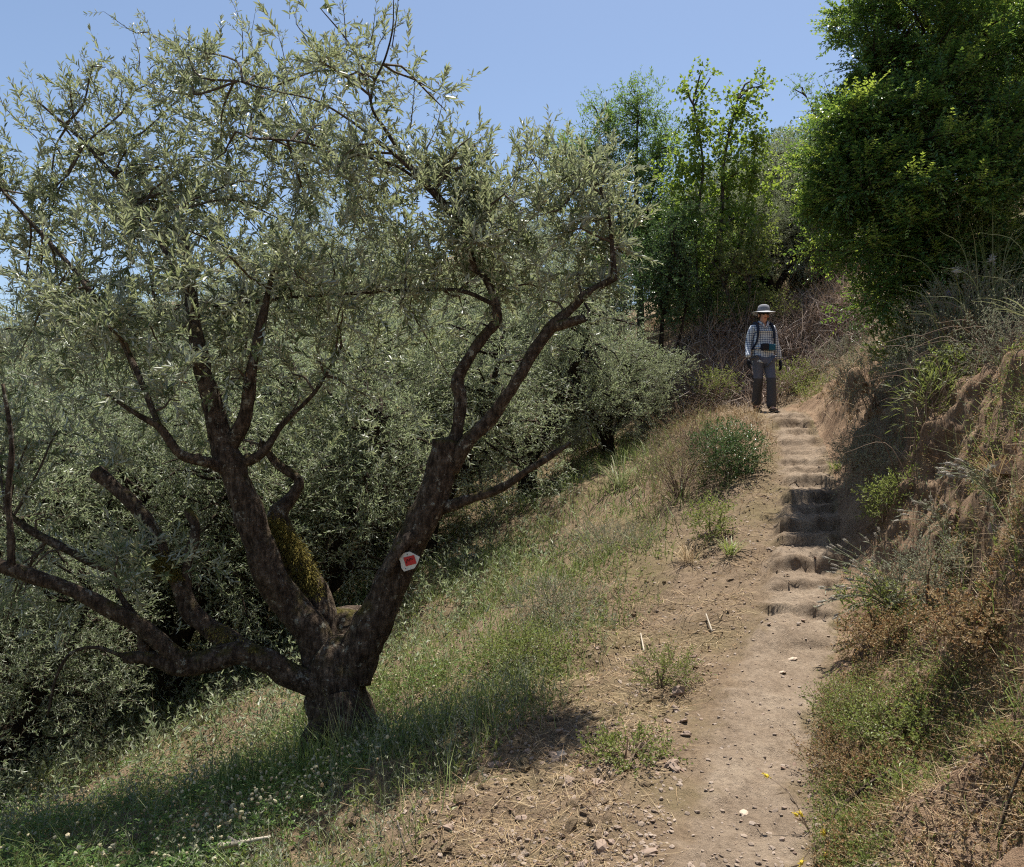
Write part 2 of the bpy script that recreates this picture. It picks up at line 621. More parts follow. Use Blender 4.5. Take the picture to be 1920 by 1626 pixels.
def mat_bark(name, cols, lichen=.0, scale=18, moss=0.0):
    m, nt, b, o = newmat(name)
    tcn = nt.nodes.new('ShaderNodeTexCoord')
    tc = tcn.outputs['Object']
    n1 = tex(nt, 'ShaderNodeTexNoise', scale, 8, .7, tc)
    r1 = ramp(nt, cols, [.3 + .4 * i / (len(cols) - 1) for i in range(len(cols))])
    nt.links.new(n1.outputs[0], r1.inputs[0])
    c = r1.outputs[0]
    v = tex(nt, 'ShaderNodeTexVoronoi', 55, vec=tc)
    if lichen > 0:
        n2 = tex(nt, 'ShaderNodeTexNoise', 14, 4, .75, tc)
        r2 = ramp(nt, [(0, 0, 0), (1, 1, 1)], [.64 - lichen * .1, .68 - lichen * .1])
        nt.links.new(n2.outputs[0], r2.inputs[0])
        c = mixc(nt, r2.outputs[0], c, (.33, .31, .24))
    if moss > 0:
        n3 = tex(nt, 'ShaderNodeTexNoise', 6, 5, .7, tc)
        r3 = ramp(nt, [(0, 0, 0), (1, 1, 1)], [.5, .62])
        nt.links.new(n3.outputs[0], r3.inputs[0])
        g = nt.nodes.new('ShaderNodeNewGeometry')
        sx = nt.nodes.new('ShaderNodeSeparateXYZ')
        nt.links.new(g.outputs['Normal'], sx.inputs[0])
        mm = nt.nodes.new('ShaderNodeMath'); mm.operation = 'MULTIPLY'; mm.use_clamp = True
        rz = ramp(nt, [(0, 0, 0), (1, 1, 1)], [.2, .6])
        nt.links.new(sx.outputs[2], rz.inputs[0])
        nt.links.new(r3.outputs[0], mm.inputs[0]); nt.links.new(rz.outputs[0], mm.inputs[1])
        c = mixc(nt, mm.outputs[0], c, (.10, .085, .02))
    mp = nt.nodes.new('ShaderNodeMapping')
    mp.inputs['Scale'].default_value = (1, 1, .28)
    nt.links.new(tc, mp.inputs[0])
    nf = tex(nt, 'ShaderNodeTexNoise', 45, 4, .7, mp.outputs[0])
    rf = ramp(nt, [(.25, .23, .22), (1.1, 1.1, 1.1)], [.40, .56])
    nt.links.new(nf.outputs[0], rf.inputs[0])
    c = mixc(nt, .8, c, rf.outputs[0], 'MULTIPLY')
    nt.links.new(c, b.inputs['Base Color'])
    b.inputs['Roughness'].default_value = .9
    b.inputs['Specular IOR Level'].default_value = .15
    bp = nt.nodes.new('ShaderNodeBump')
    bp.inputs['Strength'].default_value = 1.0
    bp.inputs['Distance'].default_value = .03
    n5 = tex(nt, 'ShaderNodeTexNoise', 60, 6, .7, tc)
    ad = nt.nodes.new('ShaderNodeMath'); ad.operation = 'ADD'
    nt.links.new(n5.outputs[0], ad.inputs[0]); nt.links.new(nf.outputs[0], ad.inputs[1])
    nt.links.new(ad.outputs[0], bp.inputs['Height'])
    nt.links.new(bp.outputs[0], b.inputs['Normal'])
    return m


M = {}
M['hill'] = mat_soil('hill_soil', [(.15, .106, .068), (.215, .155, .101), (.285, .212, .142)], (.195, .15, .083), .9, 38, trod=[(.195, .144, .10), (.265, .201, .143), (.335, .262, .19)])
M['bank'] = mat_soil('bank_soil', [(.16, .105, .066), (.25, .165, .105), (.33, .23, .15)], (.34, .235, .15), 1.0, 30, 2.5)
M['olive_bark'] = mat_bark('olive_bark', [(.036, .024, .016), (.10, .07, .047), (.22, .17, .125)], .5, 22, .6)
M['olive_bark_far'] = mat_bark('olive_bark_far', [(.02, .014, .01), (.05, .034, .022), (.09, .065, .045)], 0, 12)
M['grey_bark'] = mat_bark('grey_bark', [(.05, .04, .03), (.11, .09, .07), (.16, .13, .1)], .2, 25)
M['twig'] = mat_plain('olive_twig', (.085, .062, .042), .8, .2)
M['olive_leaf'] = mat_leaf('olive_leaf', [(.05, .085, .03), (.12, .16, .065), (.22, .25, .13), (.09, .135, .055), (.36, .36, .23)], (.46, .475, .38), .42, (.33, .36, .17), .42, .5)
M['olive_leaf_far'] = mat_leaf('olive_leaf_far', [(.08, .12, .05), (.16, .21, .10), (.27, .30, .19), (.38, .39, .28)], (.44, .465, .36), .42, (.32, .37, .17), .45, .4)
M['blossom'] = mat_leaf('olive_blossom', [(.32, .29, .16), (.42, .38, .22), (.26, .25, .12)], None, .3, None, .7, .2)
M['elm_leaf'] = mat_leaf('small_green_leaf', [(.03, .08, .028), (.05, .12, .034), (.085, .18, .045), (.15, .25, .055)], None, .34, (.26, .38, .05), .42, .45)
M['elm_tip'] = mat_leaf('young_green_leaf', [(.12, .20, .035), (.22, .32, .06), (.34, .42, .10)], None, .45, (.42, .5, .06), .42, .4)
M['ash_leaf'] = mat_leaf('ash_leaf', [(.11, .18, .06), (.16, .24, .075), (.22, .31, .10)], None, .52, (.22, .34, .05), .5, .4)
M['round_leaf'] = mat_leaf('round_leaf', [(.11, .19, .04), (.16, .25, .05), (.25, .31, .06)], None, .52, (.28, .36, .04), .45, .4)
M['dark_leaf'] = mat_leaf('dark_leaf', [(.05, .095, .028), (.08, .14, .04), (.12, .18, .06)], None, .3, None, .38, .5)
M['grass'] = mat_leaf('green_grass', [(.10, .15, .035), (.16, .22, .055), (.23, .285, .09), (.30, .32, .14)], None, .35, None, .55, .3)
M['pale_grass'] = mat_leaf('pale_grass', [(.16, .18, .08), (.24, .24, .12), (.19, .22, .11)], None, .35, None, .6, .25)
M['straw'] = mat_leaf('straw', [(.20, .135, .07), (.33, .24, .13), (.44, .34, .2), (.26, .15, .075)], None, .2, None, .7, .25)
M['dead'] = mat_leaf('dead_twig', [(.10, .065, .045), (.17, .12, .085), (.24, .18, .13), (.13, .075, .05)], None, 0, None, .85, .15)
M['rust_leaf'] = mat_leaf('rust_leaf', [(.24, .12, .05), (.32, .20, .09), (.22, .15, .07), (.36, .27, .14), (.30, .22, .12)], None, .3, None, .65, .25)
M['clover'] = mat_leaf('clover_leaf', [(.06, .12, .025), (.09, .16, .035), (.13, .2, .055)], None, .35, (.18, .28, .03), .5, .35)
M['clover_head'] = mat_leaf('clover_head', [(.42, .38, .22), (.52, .48, .32), (.40, .28, .15)], None, .2, None, .8, .2)
M['moss'] = mat_leaf('moss', [(.13, .11, .024), (.22, .18, .04), (.30, .235, .055), (.08, .08, .022)], None, .25, None, .8, .15)
M['herb'] = mat_leaf('herb_leaf', [(.11, .145, .04), (.17, .205, .06), (.24, .26, .09), (.20, .19, .08)], None, .38, (.26, .32, .06), .5, .35)
M['grey_herb'] = mat_leaf('grey_herb_leaf', [(.18, .205, .12), (.26, .275, .18), (.34, .34, .25)], None, .25, None, .65, .25)
M['wool'] = mat_leaf('woolly_head', [(.36, .33, .27), (.46, .42, .36), (.28, .26, .2)], None, .25, None, .9, .1)
M['yellow'] = mat_leaf('yellow_petal', [(.65, .5, .03), (.7, .55, .08)], None, .3, None, .6, .2)
M['violet'] = mat_leaf('violet_petal', [(.22, .12, .42), (.34, .28, .6)], None, .3, None, .6, .2)
M['white_petal'] = mat_leaf('white_petal', [(.7, .68, .72), (.75, .74, .74)], None, .3, None, .6, .2)
M['stone'] = mat_leaf('stone', [(.17, .13, .1), (.24, .185, .14), (.30, .24, .19), (.2, .135, .1)], None, 0, None, .9, .15)
M['pale_stone'] = mat_plain('pale_stone', (.42, .33, .25), .9, .15)
M['brush'] = mat_leaf('grey_brush', [(.13, .09, .07), (.24, .175, .14), (.38, .31, .26), (.48, .41, .35), (.2, .12, .09)], None, .1, None, .9, .1)
M['dry_mix'] = mat_leaf('dry_mix', [(.22, .15, .11), (.34, .25, .18), (.42, .34, .24), (.26, .22, .12)], None, .2, None, .8, .15)
M['root'] = mat_leaf('dry_root', [(.14, .09, .06), (.24, .165, .11), (.34, .26, .19)], None, 0, None, .9, .1)

# ------------------------------------------------------------------ the ground: hillside, path, earth bank
def spaced(a, b, f):
    out = [a]
    while out[-1] < b:
        out.append(out[-1] + f(out[-1]))
    return out


ys = spaced(-12, 220, lambda y: .6 if y < -1 else (.2 if y < 1.6 else (.0024 * y if 5.2 < y < 11.4 else max(.016, .0048 * y))))
us_r = spaced(.25, 160, lambda u: .014 + .018 * max(0, u - 2.0))
us_m = list(np.linspace(-1.0, .25, 60, endpoint=False))
us_l = [-1.0 - q for q in spaced(0.02, 180, lambda q: .022 + .017 * q)][::-1]
us = np.array(us_l + us_m + us_r)
ys = np.array(ys)
UU, VV = np.meshgrid(us, ys)
XX = UU + path_x(VV)
ZZg = H(XX, VV)
nu, nv = len(us), len(ys)
verts = np.stack([XX, VV, ZZg], -1).reshape(-1, 3)
uf = UU.ravel()
hwf = half_w(verts[:, 1])
TROD = 1 - sstep(.7, 1.3, np.abs(uf) / hwf + .5 * fbm(verts[:, 0] * 3, verts[:, 1] * 3, 0, 3, 90) + .5 * fbm(verts[:, 0] * 14, verts[:, 1] * 14, 0, 2, 91))
TROD = TROD * (1 - sstep(13.6, 14.4, verts[:, 1]))
# the cut bank is crumbly: push its face in and out along the slope normal
gy, gx = np.gradient(ZZg, axis=0) / np.gradient(VV, axis=0), np.gradient(ZZg, axis=1) / np.gradient(XX, axis=1)
nrm_ = unit(np.stack([-gx, -gy, np.ones_like(gx)], -1).reshape(-1, 3))
Rf = uf - hwf
fm = sstep(.12, .4, Rf) * (1 - sstep(1.9, 2.6, Rf)) * (1 - sstep(12, 13, verts[:, 1])) + sstep(13.3, 13.8, verts[:, 1]) * (1 - sstep(15.8, 16.6, verts[:, 1])) * sstep(2, 3, verts[:, 0]) * (1 - sstep(8, 9, verts[:, 0]))
fm = fm * sstep(2.6, 4.6, verts[:, 1])
q_ = np.nonzero((fm > .01) & (verts[:, 1] > 1.5))[0]
vx, vy, vz = verts[q_].T
dsp = .11 * fbm(vx * 4, vy * 4, vz * 4, 2, 95) + .06 * fbm(vx * 9, vy * 9, vz * 9, 2, 96) - .06 * np.abs(noise(vx * 14, vy * 14, vz * 4, 97))
verts[q_] += nrm_[q_] * (dsp * fm[q_])[:, None]
pm = (1 - sstep(1.0, 1.8, np.abs(uf) / hwf)) * sstep(5.2, 5.7, verts[:, 1]) * (1 - sstep(11.2, 12, verts[:, 1]))
q_ = np.nonzero(pm > .01)[0]
vx, vy, vz = verts[q_].T
dsp = .022 * fbm(vx * 7, vy * 7, vz * 7, 2, 195) + .014 * noise(vx * 17, vy * 17, vz * 17, 196)
verts[q_] += nrm_[q_] * (dsp * pm[q_])[:, None]
i0 = (np.arange(nv - 1)[:, None] * nu + np.arange(nu - 1)[None]).ravel()
quads = np.stack([i0, i0 + 1, i0 + 1 + nu, i0 + nu], 1)
cx = (UU[:-1, :-1] + UU[1:, 1:]).ravel() / 2
cy = (VV[:-1, :-1] + VV[1:, 1:]).ravel() / 2
wx = cx + path_x(cy)
edge = half_w(cy) * (1.0 + .22 * noise(wx * 2.0, cy * 2.0, 0, 77) + .16 * fbm(wx * 7, cy * 7, 0, 3, 78))
is_path = (np.abs(cx) < edge) & (cy < 14.0) & (cy > -8)
Rr = cx - half_w(cy)
is_bank = ~is_path & (Rr > .05 + .25 * (cy < 4.6)) & (Rr < 2.0 + .3 * noise(wx * 1.5, cy * 1.5, 0, 79)) & (cy < 12.6) & (cy > -2)
bb = (cy > 13.4) & (cy < 16.2) & (wx > 2.6) & (wx < 8.5)
is_bank = is_bank | (bb & ~is_path)


def sub_ground(name, sel, mat):
    f = quads[sel]
    uq, inv = np.unique(f, return_inverse=True)
    mb = MB().add(verts[uq], inv.reshape(-1, 4))
    o = mb.build(name, mat, None, True)
    at = o.data.attributes.new('trod', 'FLOAT', 'POINT')
    at.data.foreach_set('value', TROD[uq].astype(np.float32))
    return tag(o, kind='structure')


sub_ground('hillside', ~is_path & ~is_bank, M['hill'])
sub_ground('path', is_path, M['hill'])
sub_ground('earth_bank', is_bank, M['bank'])


def ground_pts(n, x0, x1, y0, y1, pw=0.0):
    """random ground points in a strip, denser towards the camera"""
    if pw:
        y = 1 / rng.uniform(1 / y1, 1 / y0, n)
    else:
        y = rng.uniform(y0, y1, n)
    x = rng.uniform(x0, x1, n)
    return x, y


def LR(x, y):
    u = x - path_x(y)
    return np.maximum(0, -u - half_w(y)), np.maximum(0, u - half_w(y))


# ------------------------------------------------------------------ tree helpers
def lobe_points(c, r, n, shell=.45):
    d = rand_dirs(n)
    q = rng.random(n) ** shell
    return c + d * q[:, None] * np.asarray(r), d


def branchlets(mb, nodes, targets, r0, r1, mi, sag=.12, sides=5, jit=.25):
    """thin limbs from the nearest wood node out to each target; returns points along them"""
    nodes = np.asarray(nodes)
    out = []
    for t in targets:
        k = np.argsort(np.linalg.norm(nodes - t, axis=1))[:4]
        a = nodes[random.choice(list(k))]
        L = np.linalg.norm(t - a)
        if L < .08: continue
        m1 = a + (t - a) * .35 + rng.normal(size=3) * L * .08 + np.array([0, 0, L * sag])
        m2 = a + (t - a) * .7 + rng.normal(size=3) * L * .07 + np.array([0, 0, L * sag])
        p, r = add_tube(mb, [a, m1, m2, t], [r0, r0 * .75 + r1 * .25, (r0 + r1) * .5, r1], sides, mi, step=max(.08, L / 9), cap=False)
        out.append(p)
    return out


# ------------------------------------------------------------------ the gnarled olive in front
TD = 5.2
base = P(640, 1415, TD)
base[2] = G(base[0], base[1])
LIMBS = {}


def px_path(lst, rs):
    """lst (px, py, depth), radii in photo pixels -> points, radii in metres"""
    pts = np.array([P(*q) for q in lst])
    return pts, np.array([r * .9 * q[2] / F for r, q in zip(rs, lst)])


olive = empty('olive_tree', base, 'old gnarled olive with dark forked mossy limbs, nearest tree, left of the path', 'tree')
wood_nodes = []


def limb(name, lst, rs, sides=16, rough=.3, parent=olive, mat='olive_bark', step=.03, seed=1):
    pts, r = px_path(lst, rs)
    mb = MB()
    p, rr = add_tube(mb, pts, r, sides, 0, rough, step, seed)
    wood_nodes.append(p)
    o = mb.build(name, M[mat], parent, True, base)
    return o


# trunk with flared, lumpy root foot
tb = MB()
pt, rr = px_path([(655, 1450, 5.2), (648, 1400, 5.2), (636, 1340, 5.2), (630, 1290, 5.2), (632, 1240, 5.2), (628, 1195, 5.22)], [95, 78, 64, 60, 58, 30])
add_tube(tb, pt, rr, 28, 0, .28, .025, 3, freq=6)
for l_, r_ in (([(640, 1330, 5.1), (690, 1365, 5.05), (712, 1400, 5.0), (720, 1440, 5.0)], [30, 34, 26, 14]),
               ([(620, 1340, 5.1), (585, 1395, 5.05), (570, 1450, 5.0)], [30, 30, 16]),
               ([(645, 1300, 5.05), (650, 1370, 4.98), (655, 1440, 4.9)], [34, 36, 22])):
    q, r = px_path(l_, r_)
    add_tube(tb, q, r, 14, 0, .3, .03, 9)
wood_nodes.append(pt)
trunk = tb.build('trunk', M['olive_bark'], olive, True, base)

limb('limb', [(618, 1280, 5.2), (585, 1190, 5.2), (545, 1135, 5.2), (505, 1080, 5.15), (475, 990, 5.12), (448, 910, 5.1), (420, 840, 5.1), (400, 760, 5.1), (382, 700, 5.1), (366, 620, 5.1), (358, 550, 5.25), (350, 470, 5.4), (330, 390, 5.6)],
     [40, 36, 34, 33, 31, 29, 26, 21, 17, 14, 12, 8, 4], seed=11)
limb('limb', [(425, 850, 5.1), (458, 785, 5.05), (472, 700, 5.0), (485, 630, 5.0), (500, 560, 5.0), (520, 470, 5.0)], [16, 15, 12, 10, 7, 4], 10, seed=12)
limb('limb', [(432, 885, 5.1), (395, 868, 5.0), (340, 852, 4.9), (300, 802, 4.85), (262, 780, 4.8), (200, 740, 4.8)], [15, 12, 10, 8, 6, 3], 9, seed=13)
limb('limb', [(445, 870, 5.1), (490, 850, 5.1), (530, 795, 5.15), (590, 735, 5.2), (640, 650, 5.25)], [13, 9, 6, 4, 2.5], 7, seed=14)
mossy = limb('limb', [(610, 1200, 5.35), (590, 1120, 5.4), (560, 1060, 5.42), (528, 1005, 5.45), (522, 965, 5.45), (548, 930, 5.5), (560, 900, 5.5), (520, 870, 5.5), (490, 830, 5.5)], [34, 32, 29, 26, 20, 13, 10, 9, 6], seed=15)
limb('limb', [(655, 1270, 5.2), (672, 1220, 5.2), (704, 1160, 5.2), (738, 1085, 5.2), (770, 1020, 5.2), (806, 945, 5.2), (830, 870, 5.2), (836, 826, 5.2)], [44, 42, 38, 35, 34, 32, 30, 29], 18, .22, seed=16)
limb('limb', [(842, 860, 5.2), (858, 800, 5.2), (864, 750, 5.2), (858, 712, 5.2), (880, 670, 5.2), (908, 630, 5.2), (932, 600, 5.2), (926, 560, 5.2), (910, 522, 5.2), (880, 500, 5.2)],
     [17, 14, 13, 15, 12, 11, 12, 9, 8, 5], 10, seed=17)
limb('limb', [(845, 880, 5.2), (880, 825, 5.15), (920, 785, 5.15), (962, 725, 5.1), (1000, 660, 5.1), (1038, 610, 5.1), (1075, 575, 5.1), (1100, 550, 5.1), (1155, 520, 5.1)],
     [18, 16, 15, 13, 12, 12, 9, 8, 7], 10, .26, seed=18)
limb('limb', [(1035, 615, 5.1), (1065, 606, 5.05), (1096, 597, 5.0)], [10, 10, 9], 10, .3, seed=19)
limb('limb', [(1152, 524, 5.1), (1148, 470, 5.1), (1140, 390, 5.1), (1110, 320, 5.1)], [6, 5.5, 4, 2.5], 8, seed=20)
limb('limb', [(826, 955, 5.2), (880, 936, 5.15), (940, 915, 5.1), (985, 885, 5.05), (1022, 862, 5.0), (1070, 830, 5.0)], [14, 11, 9, 8, 7, 3], 10, seed=21)
limb('limb', [(790, 1000, 5.15), (765, 1012, 5.1), (742, 1040, 5.05), (728, 1080, 5.05)], [14, 13, 11, 8], 8, .3, seed=22)
limb('limb', [(622, 1290, 5.15), (560, 1272, 5.1), (505, 1243, 5.05), (452, 1226, 5.0), (400, 1236, 4.95), (345, 1250, 4.9), (290, 1236, 4.85), (232, 1233, 4.8)], [38, 28, 26, 24, 23, 22, 16, 12], 14, seed=23)
limb('limb', [(355, 1248, 4.9), (312, 1214, 4.85), (262, 1172, 4.8), (212, 1146, 4.75), (152, 1114, 4.7), (82, 1088, 4.65), (5, 1062, 4.6), (-70, 1030, 4.6), (-160, 990, 4.6)], [18, 18, 17, 16, 15, 15, 14, 12, 8], 12, seed=24)
limb('limb', [(22, 1064, 4.6), (20, 1000, 4.6), (15, 930, 4.6), (22, 830, 4.6), (5, 720, 4.6)], [9, 7, 6, 5, 3], 8, seed=25)
limb('limb', [(480, 1232, 5.05), (415, 1193, 5.1), (358, 1145, 5.1), (332, 1085, 5.1), (308, 1062, 5.1), (298, 1020, 5.1), (275, 975, 5.1), (245, 940, 5.1), (212, 910, 5.1), (180, 884, 5.1)],
     [22, 21, 20, 18, 17, 15, 14, 13, 13, 14], 12, seed=26)
limb('limb', [(352, 1130, 5.1), (350, 1060, 5.1), (364, 1012, 5.1), (366, 985, 5.1), (350, 955, 5.1)], [8, 10, 11, 11, 7], 9, .3, seed=27)
limb('limb', [(272, 1232, 4.85), (262, 1175, 4.85), (240, 1140, 4.85), (220, 1108, 4.85)], [10, 9, 7, 4], 8, seed=28)
limb('limb', [(300, 1085, 5.3), (190, 1062, 5.3), (130, 1032, 5.3), (66, 1000, 5.3), (10, 960, 5.3)], [6, 9, 9, 8, 5], 8, .3, seed=29)
limb('limb', [(238, 1233, 4.8), (180, 1214, 4.8), (132, 1226, 4.8), (104, 1275, 4.8), (90, 1340, 4.8)], [5, 4, 3.5, 3, 2], 6, seed=30)
limb('limb', [(700, 1190, 5.6), (660, 1170, 5.55), (640, 1210, 5.45), (635, 1260, 5.4)], [14, 42, 46, 40], 14, .3, seed=31)
# long arching upper branches
limb('limb', [(890, 505, 5.2), (872, 440, 5.2), (832, 380, 5.15), (775, 318, 5.1), (720, 240, 5.0), (697, 200, 5.0), (700, 160, 5.0), (722, 110, 4.95), (736, 55, 4.9), (738, 0, 4.9)], [7, 6.5, 6, 5, 4, 3, 2.6, 2.2, 1.6, 1], 7, .05, seed=32)
limb('limb', [(868, 432, 5.2), (818, 370, 5.1), (762, 310, 5.0), (690, 250, 5.05), (600, 192, 5.2), (520, 172, 5.3), (440, 150, 5.4)], [6, 5.5, 4.6, 3.2, 2, 1.3, .8], 7, .05, seed=33)
limb('limb', [(800, 350, 5.1), (735, 308, 5.2), (640, 285, 5.3), (555, 265, 5.35), (470, 260, 5.4)], [4, 3.4, 3, 2.5, 1.5], 6, .05, seed=34)
limb('limb', [(697, 200, 5.0), (680, 130, 5.05), (650, 75, 5.1), (600, 15, 5.1)], [2.6, 2.2, 1.8, 1], 6, .05, seed=35)
limb('limb', [(925, 570, 5.2), (860, 545, 5.3), (760, 545, 5.4), (640, 552, 5.4), (520, 560, 5.4), (400, 575, 5.4)], [5, 4.5, 4, 3.5, 3, 2], 7, .05, seed=36)
limb('limb', [(360, 560, 5.3), (300, 450, 5.5), (240, 360, 5.9), (150, 260, 6.0), (70, 190, 6.1)], [9, 7, 5, 3.5, 2], 8, .08, seed=37)
limb('limb', [(300, 802, 4.85), (230, 640, 5.1), (150, 520, 5.4), (60, 420, 5.5), (-20, 330, 5.5)], [6, 6, 5, 3.5, 2], 8, .08, seed=38)

# moss cushions
def moss_on(lst, rs, n, z_only=True, ln=.022):
    pts, r = px_path(lst, rs)
    mb = MB()
    pr = catmull(np.hstack([pts, r[:, None]]), .015)
    p, rr = pr[:, :3], pr[:, 3]
    lump = .75 + .45 * fbm(p[:, 0] * 12, p[:, 1] * 12, p[:, 2] * 12, 2, 5)
    rr = rr * lump
    k = rng.integers(0, len(p), n)
    d = rand_dirs(n)
    d[:, 2] = np.abs(d[:, 2]) * .8 - .15
    d[:, 1] -= .35
    d = unit(d)
    O = p[k] + d * rr[k][:, None] * rng.uniform(.9, 1.1, n)[:, None] + rng.normal(size=(n, 3)) * .01
    add_blades(mb, O, d + rng.normal(size=(n, 3)) * .5, rng.uniform(.5, 1.4, n) * ln, np.full(n, .0045), np.tile([0, -.1, -.45], (n, 1)))
    return mb.build('moss', M['moss'], olive, True, base)


moss_on([(592, 1120, 5.36), (564, 1062, 5.38), (530, 1008, 5.40), (516, 975, 5.42)], [27, 31, 32, 20], 9000)
moss_on([(330, 1085, 5.08), (308, 1064, 5.06), (300, 1050, 5.06)], [17, 23, 17], 2600)
moss_on([(470, 1224, 5.0), (430, 1203, 5.05), (400, 1182, 5.06)], [22, 22, 20], 1500, ln=.013)

# crown: leafy shoots in lobes round the limbs, with branchlets that carry them
nodes = np.concatenate(wood_nodes)
nodes = nodes[nodes[:, 2] > base[2] + .9]
crown = MB()
LOBES = [  # px, py, depth, rx px, rz px, half-depth m, shoots
    (130, 330, 6.2, 180, 150, .5, 230), (300, 290, 6.2, 160, 150, .5, 260), (470, 200, 6.0, 180, 100, .45, 240),
    (640, 110, 4.95, 105, 95, .35, 95), (560, 300, 5.9, 200, 120, .6, 250), (130, 520, 6.2, 200, 140, .6, 250),
    (420, 440, 6.1, 220, 130, .6, 300), (690, 420, 5.3, 160, 110, .6, 180), (860, 400, 5.4, 130, 110, .5, 150),
    (1000, 400, 5.4, 130, 110, .5, 170), (1100, 430, 5.3, 80, 120, .4, 110), (810, 250, 5.2, 55, 90, .3, 26),
    (60, 700, 5.8, 160, 110, .5, 150), (320, 650, 5.9, 200, 120, .6, 240), (620, 590, 5.9, 220, 100, .7, 190),
    (950, 520, 5.5, 140, 70, .5, 90), (40, 900, 5.5, 110, 90, .5, 50), (20, 1180, 5.2, 90, 90, .4, 40),
    (270, 1065, 4.95, 120, 45, .4, 80), (1010, 590, 5.4, 90, 70, .4, 34), (1060, 330, 5.4, 110, 60, .35, 60),
    (900, 330, 5.4, 90, 60, .3, 46), (250, 520, 5.1, 210, 110, .4, 95), (480, 560, 5.0, 190, 90, .35, 85), (700, 520, 5.1, 160, 80, .35, 60), (290, 690, 5.0, 170, 80, .35, 70), (560, 680, 5.3, 150, 80, .35, 50), (930, 460, 5.0, 130, 80, .3, 55), (100, 640, 5.1, 140, 110, .4, 70),
    (330, 780, 6.1, 240, 110, .6, 140), (700, 740, 6.0, 200, 130, .6, 110),
]
So, Sa, Sl = [], [], []
for (px, py, Y, rx, rz, ry, n) in LOBES:
    n = int(n * (.78 if py < 280 else .95 if py < 350 else 1.3 if py < 620 else 1.0))
    rx, rz, ry = rx * 1.2, rz * 1.2, ry * 1.2
    c = P(px, py, Y)
    r = np.array([rx * Y / F, ry, rz * Y / F])
    nb = max(4, n // 30)
    tg, _ = lobe_points(c, r, nb, .35)
    brs = branchlets(crown, nodes, tg, .009, .003, 1)
    m = n // 2
    pts, d = lobe_points(c, r * 1.0, n - m, .4)
    So.append(pts); Sa.append(d * .55 + np.array([0, 0, .55]) + rng.normal(size=(n - m, 3)) * .45); Sl.append(rng.uniform(.13, .30, n - m))
    if brs:
        allp = np.concatenate([b[len(b) // 3:] for b in brs])
        k = rng.integers(0, len(allp), m)
        So.append(allp[k]); Sa.append(rng.normal(size=(m, 3)) + np.array([0, 0, .5])); Sl.append(rng.uniform(.12, .28, m))
So, Sa, Sl = np.concatenate(So), np.concatenate(Sa), np.concatenate(Sl)
add_sprigs(crown, So, Sa, Sl, 8, .065, .265, 38, 0, 1, .0014, .12)
# long upright and drooping shoots on the outline
SH = [(70, 260, 0, 165), (190, 200, 150, 105), (150, 240, 115, 150), (330, 90, 265, 25), (280, 60, 195, 22), (400, 130, 330, 65), (455, 110, 432, -5), (500, 120, 478, 25),
      (600, 90, 560, 0), (650, 100, 640, -20), (735, 90, 745, -15), (690, 90, 705, 10), (770, 240, 782, 112), (800, 280, 832, 180), (880, 340, 905, 255), (955, 350, 968, 265), (1015, 330, 1032, 240),
      (1080, 350, 1092, 270), (40, 360, -10, 245), (60, 420, -5, 330), (1125, 370, 1150, 285), (220, 220, 215, 130), (300, 180, 330, 110), (840, 330, 858, 235), (985, 320, 1000, 285), (120, 300, 60, 150),
      (260, 130, 245, 45), (540, 150, 520, 60), (360, 150, 365, 95), (700, 150, 760, 40)]
for (x0, y0, x1, y1) in SH:
    Y = rng.uniform(5.0, 5.3) if x0 > 560 else rng.uniform(5.8, 6.2)
    a, b = P(x0, y0, Y), P(x1, y1, Y - rng.uniform(-.15, .2))
    m = (a + b) / 2 + rng.normal(size=3) * .04
    p, r = add_tube(crown, [a, m, b], [.004, .003, .0012], 5, 1, step=.05, cap=False)
    n = max(5, int(np.linalg.norm(b - a) / .045))
    k = np.linspace(.1, 1, n)
    O = np.array([a + (b - a) * q + (m - (a + b) / 2) * 4 * q * (1 - q) for q in k])
    ax = unit(np.tile(b - a, (n, 1)) + rng.normal(size=(n, 3)) * .5 * np.linalg.norm(b - a))
    add_sprigs(crown, O, ax, rng.uniform(.05, .13, n), 4, .048, .2, 40, 0, 1, .0011, .05)
# cream blossom sprays
k = np.repeat(rng.integers(0, len(So), 2600), 5)
O = So[k] + unit(Sa[k]) * (Sl[k] * rng.uniform(.2, .9, len(k)))[:, None] + rng.normal(size=(len(k), 3)) * .018
add_leaves(crown, O, rand_dirs(len(k)), rand_dirs(len(k)), rng.uniform(.012, .022, len(k)), rng.uniform(.006, .010, len(k)), 2, kite=True)
k = rng.integers(0, len(So), 260)
O = So[k] + rng.normal(size=(len(k), 3)) * .06
add_leaves(crown, O, rand_dirs(len(k)), rand_dirs(len(k)), rng.uniform(.035, .05, len(k)), rng.uniform(.008, .012, len(k)), 3, kite=True)
crown.build('crown', [M['olive_leaf'], M['twig'], M['blossom'], M['rust_leaf']], olive, False, base)

# ------------------------------------------------------------------ the painted waymark plate on the right limb
def poly_plate(name, pix, Y, thick, mat, parent, org):
    mb = MB()
    n = len(pix)
    fr = np.array([P(x, y, Y) for x, y in pix])
    bk = fr + np.array([0, thick, 0])
    bm = bmesh.new()
    a = [bm.verts.new(q - org) for q in fr]
    b = [bm.verts.new(q - org) for q in bk]
    bm.faces.new(a[::-1]); bm.faces.new(b)
    for i in range(n):
        bm.faces.new([a[i], a[(i + 1) % n], b[(i + 1) % n], b[i]])
    bmesh.ops.recalc_face_normals(bm, faces=bm.faces)
    me = bpy.data.meshes.new(name)
    bm.to_mesh(me); bm.free()
    me.materials.append(mat)
    return link(name, me, parent)


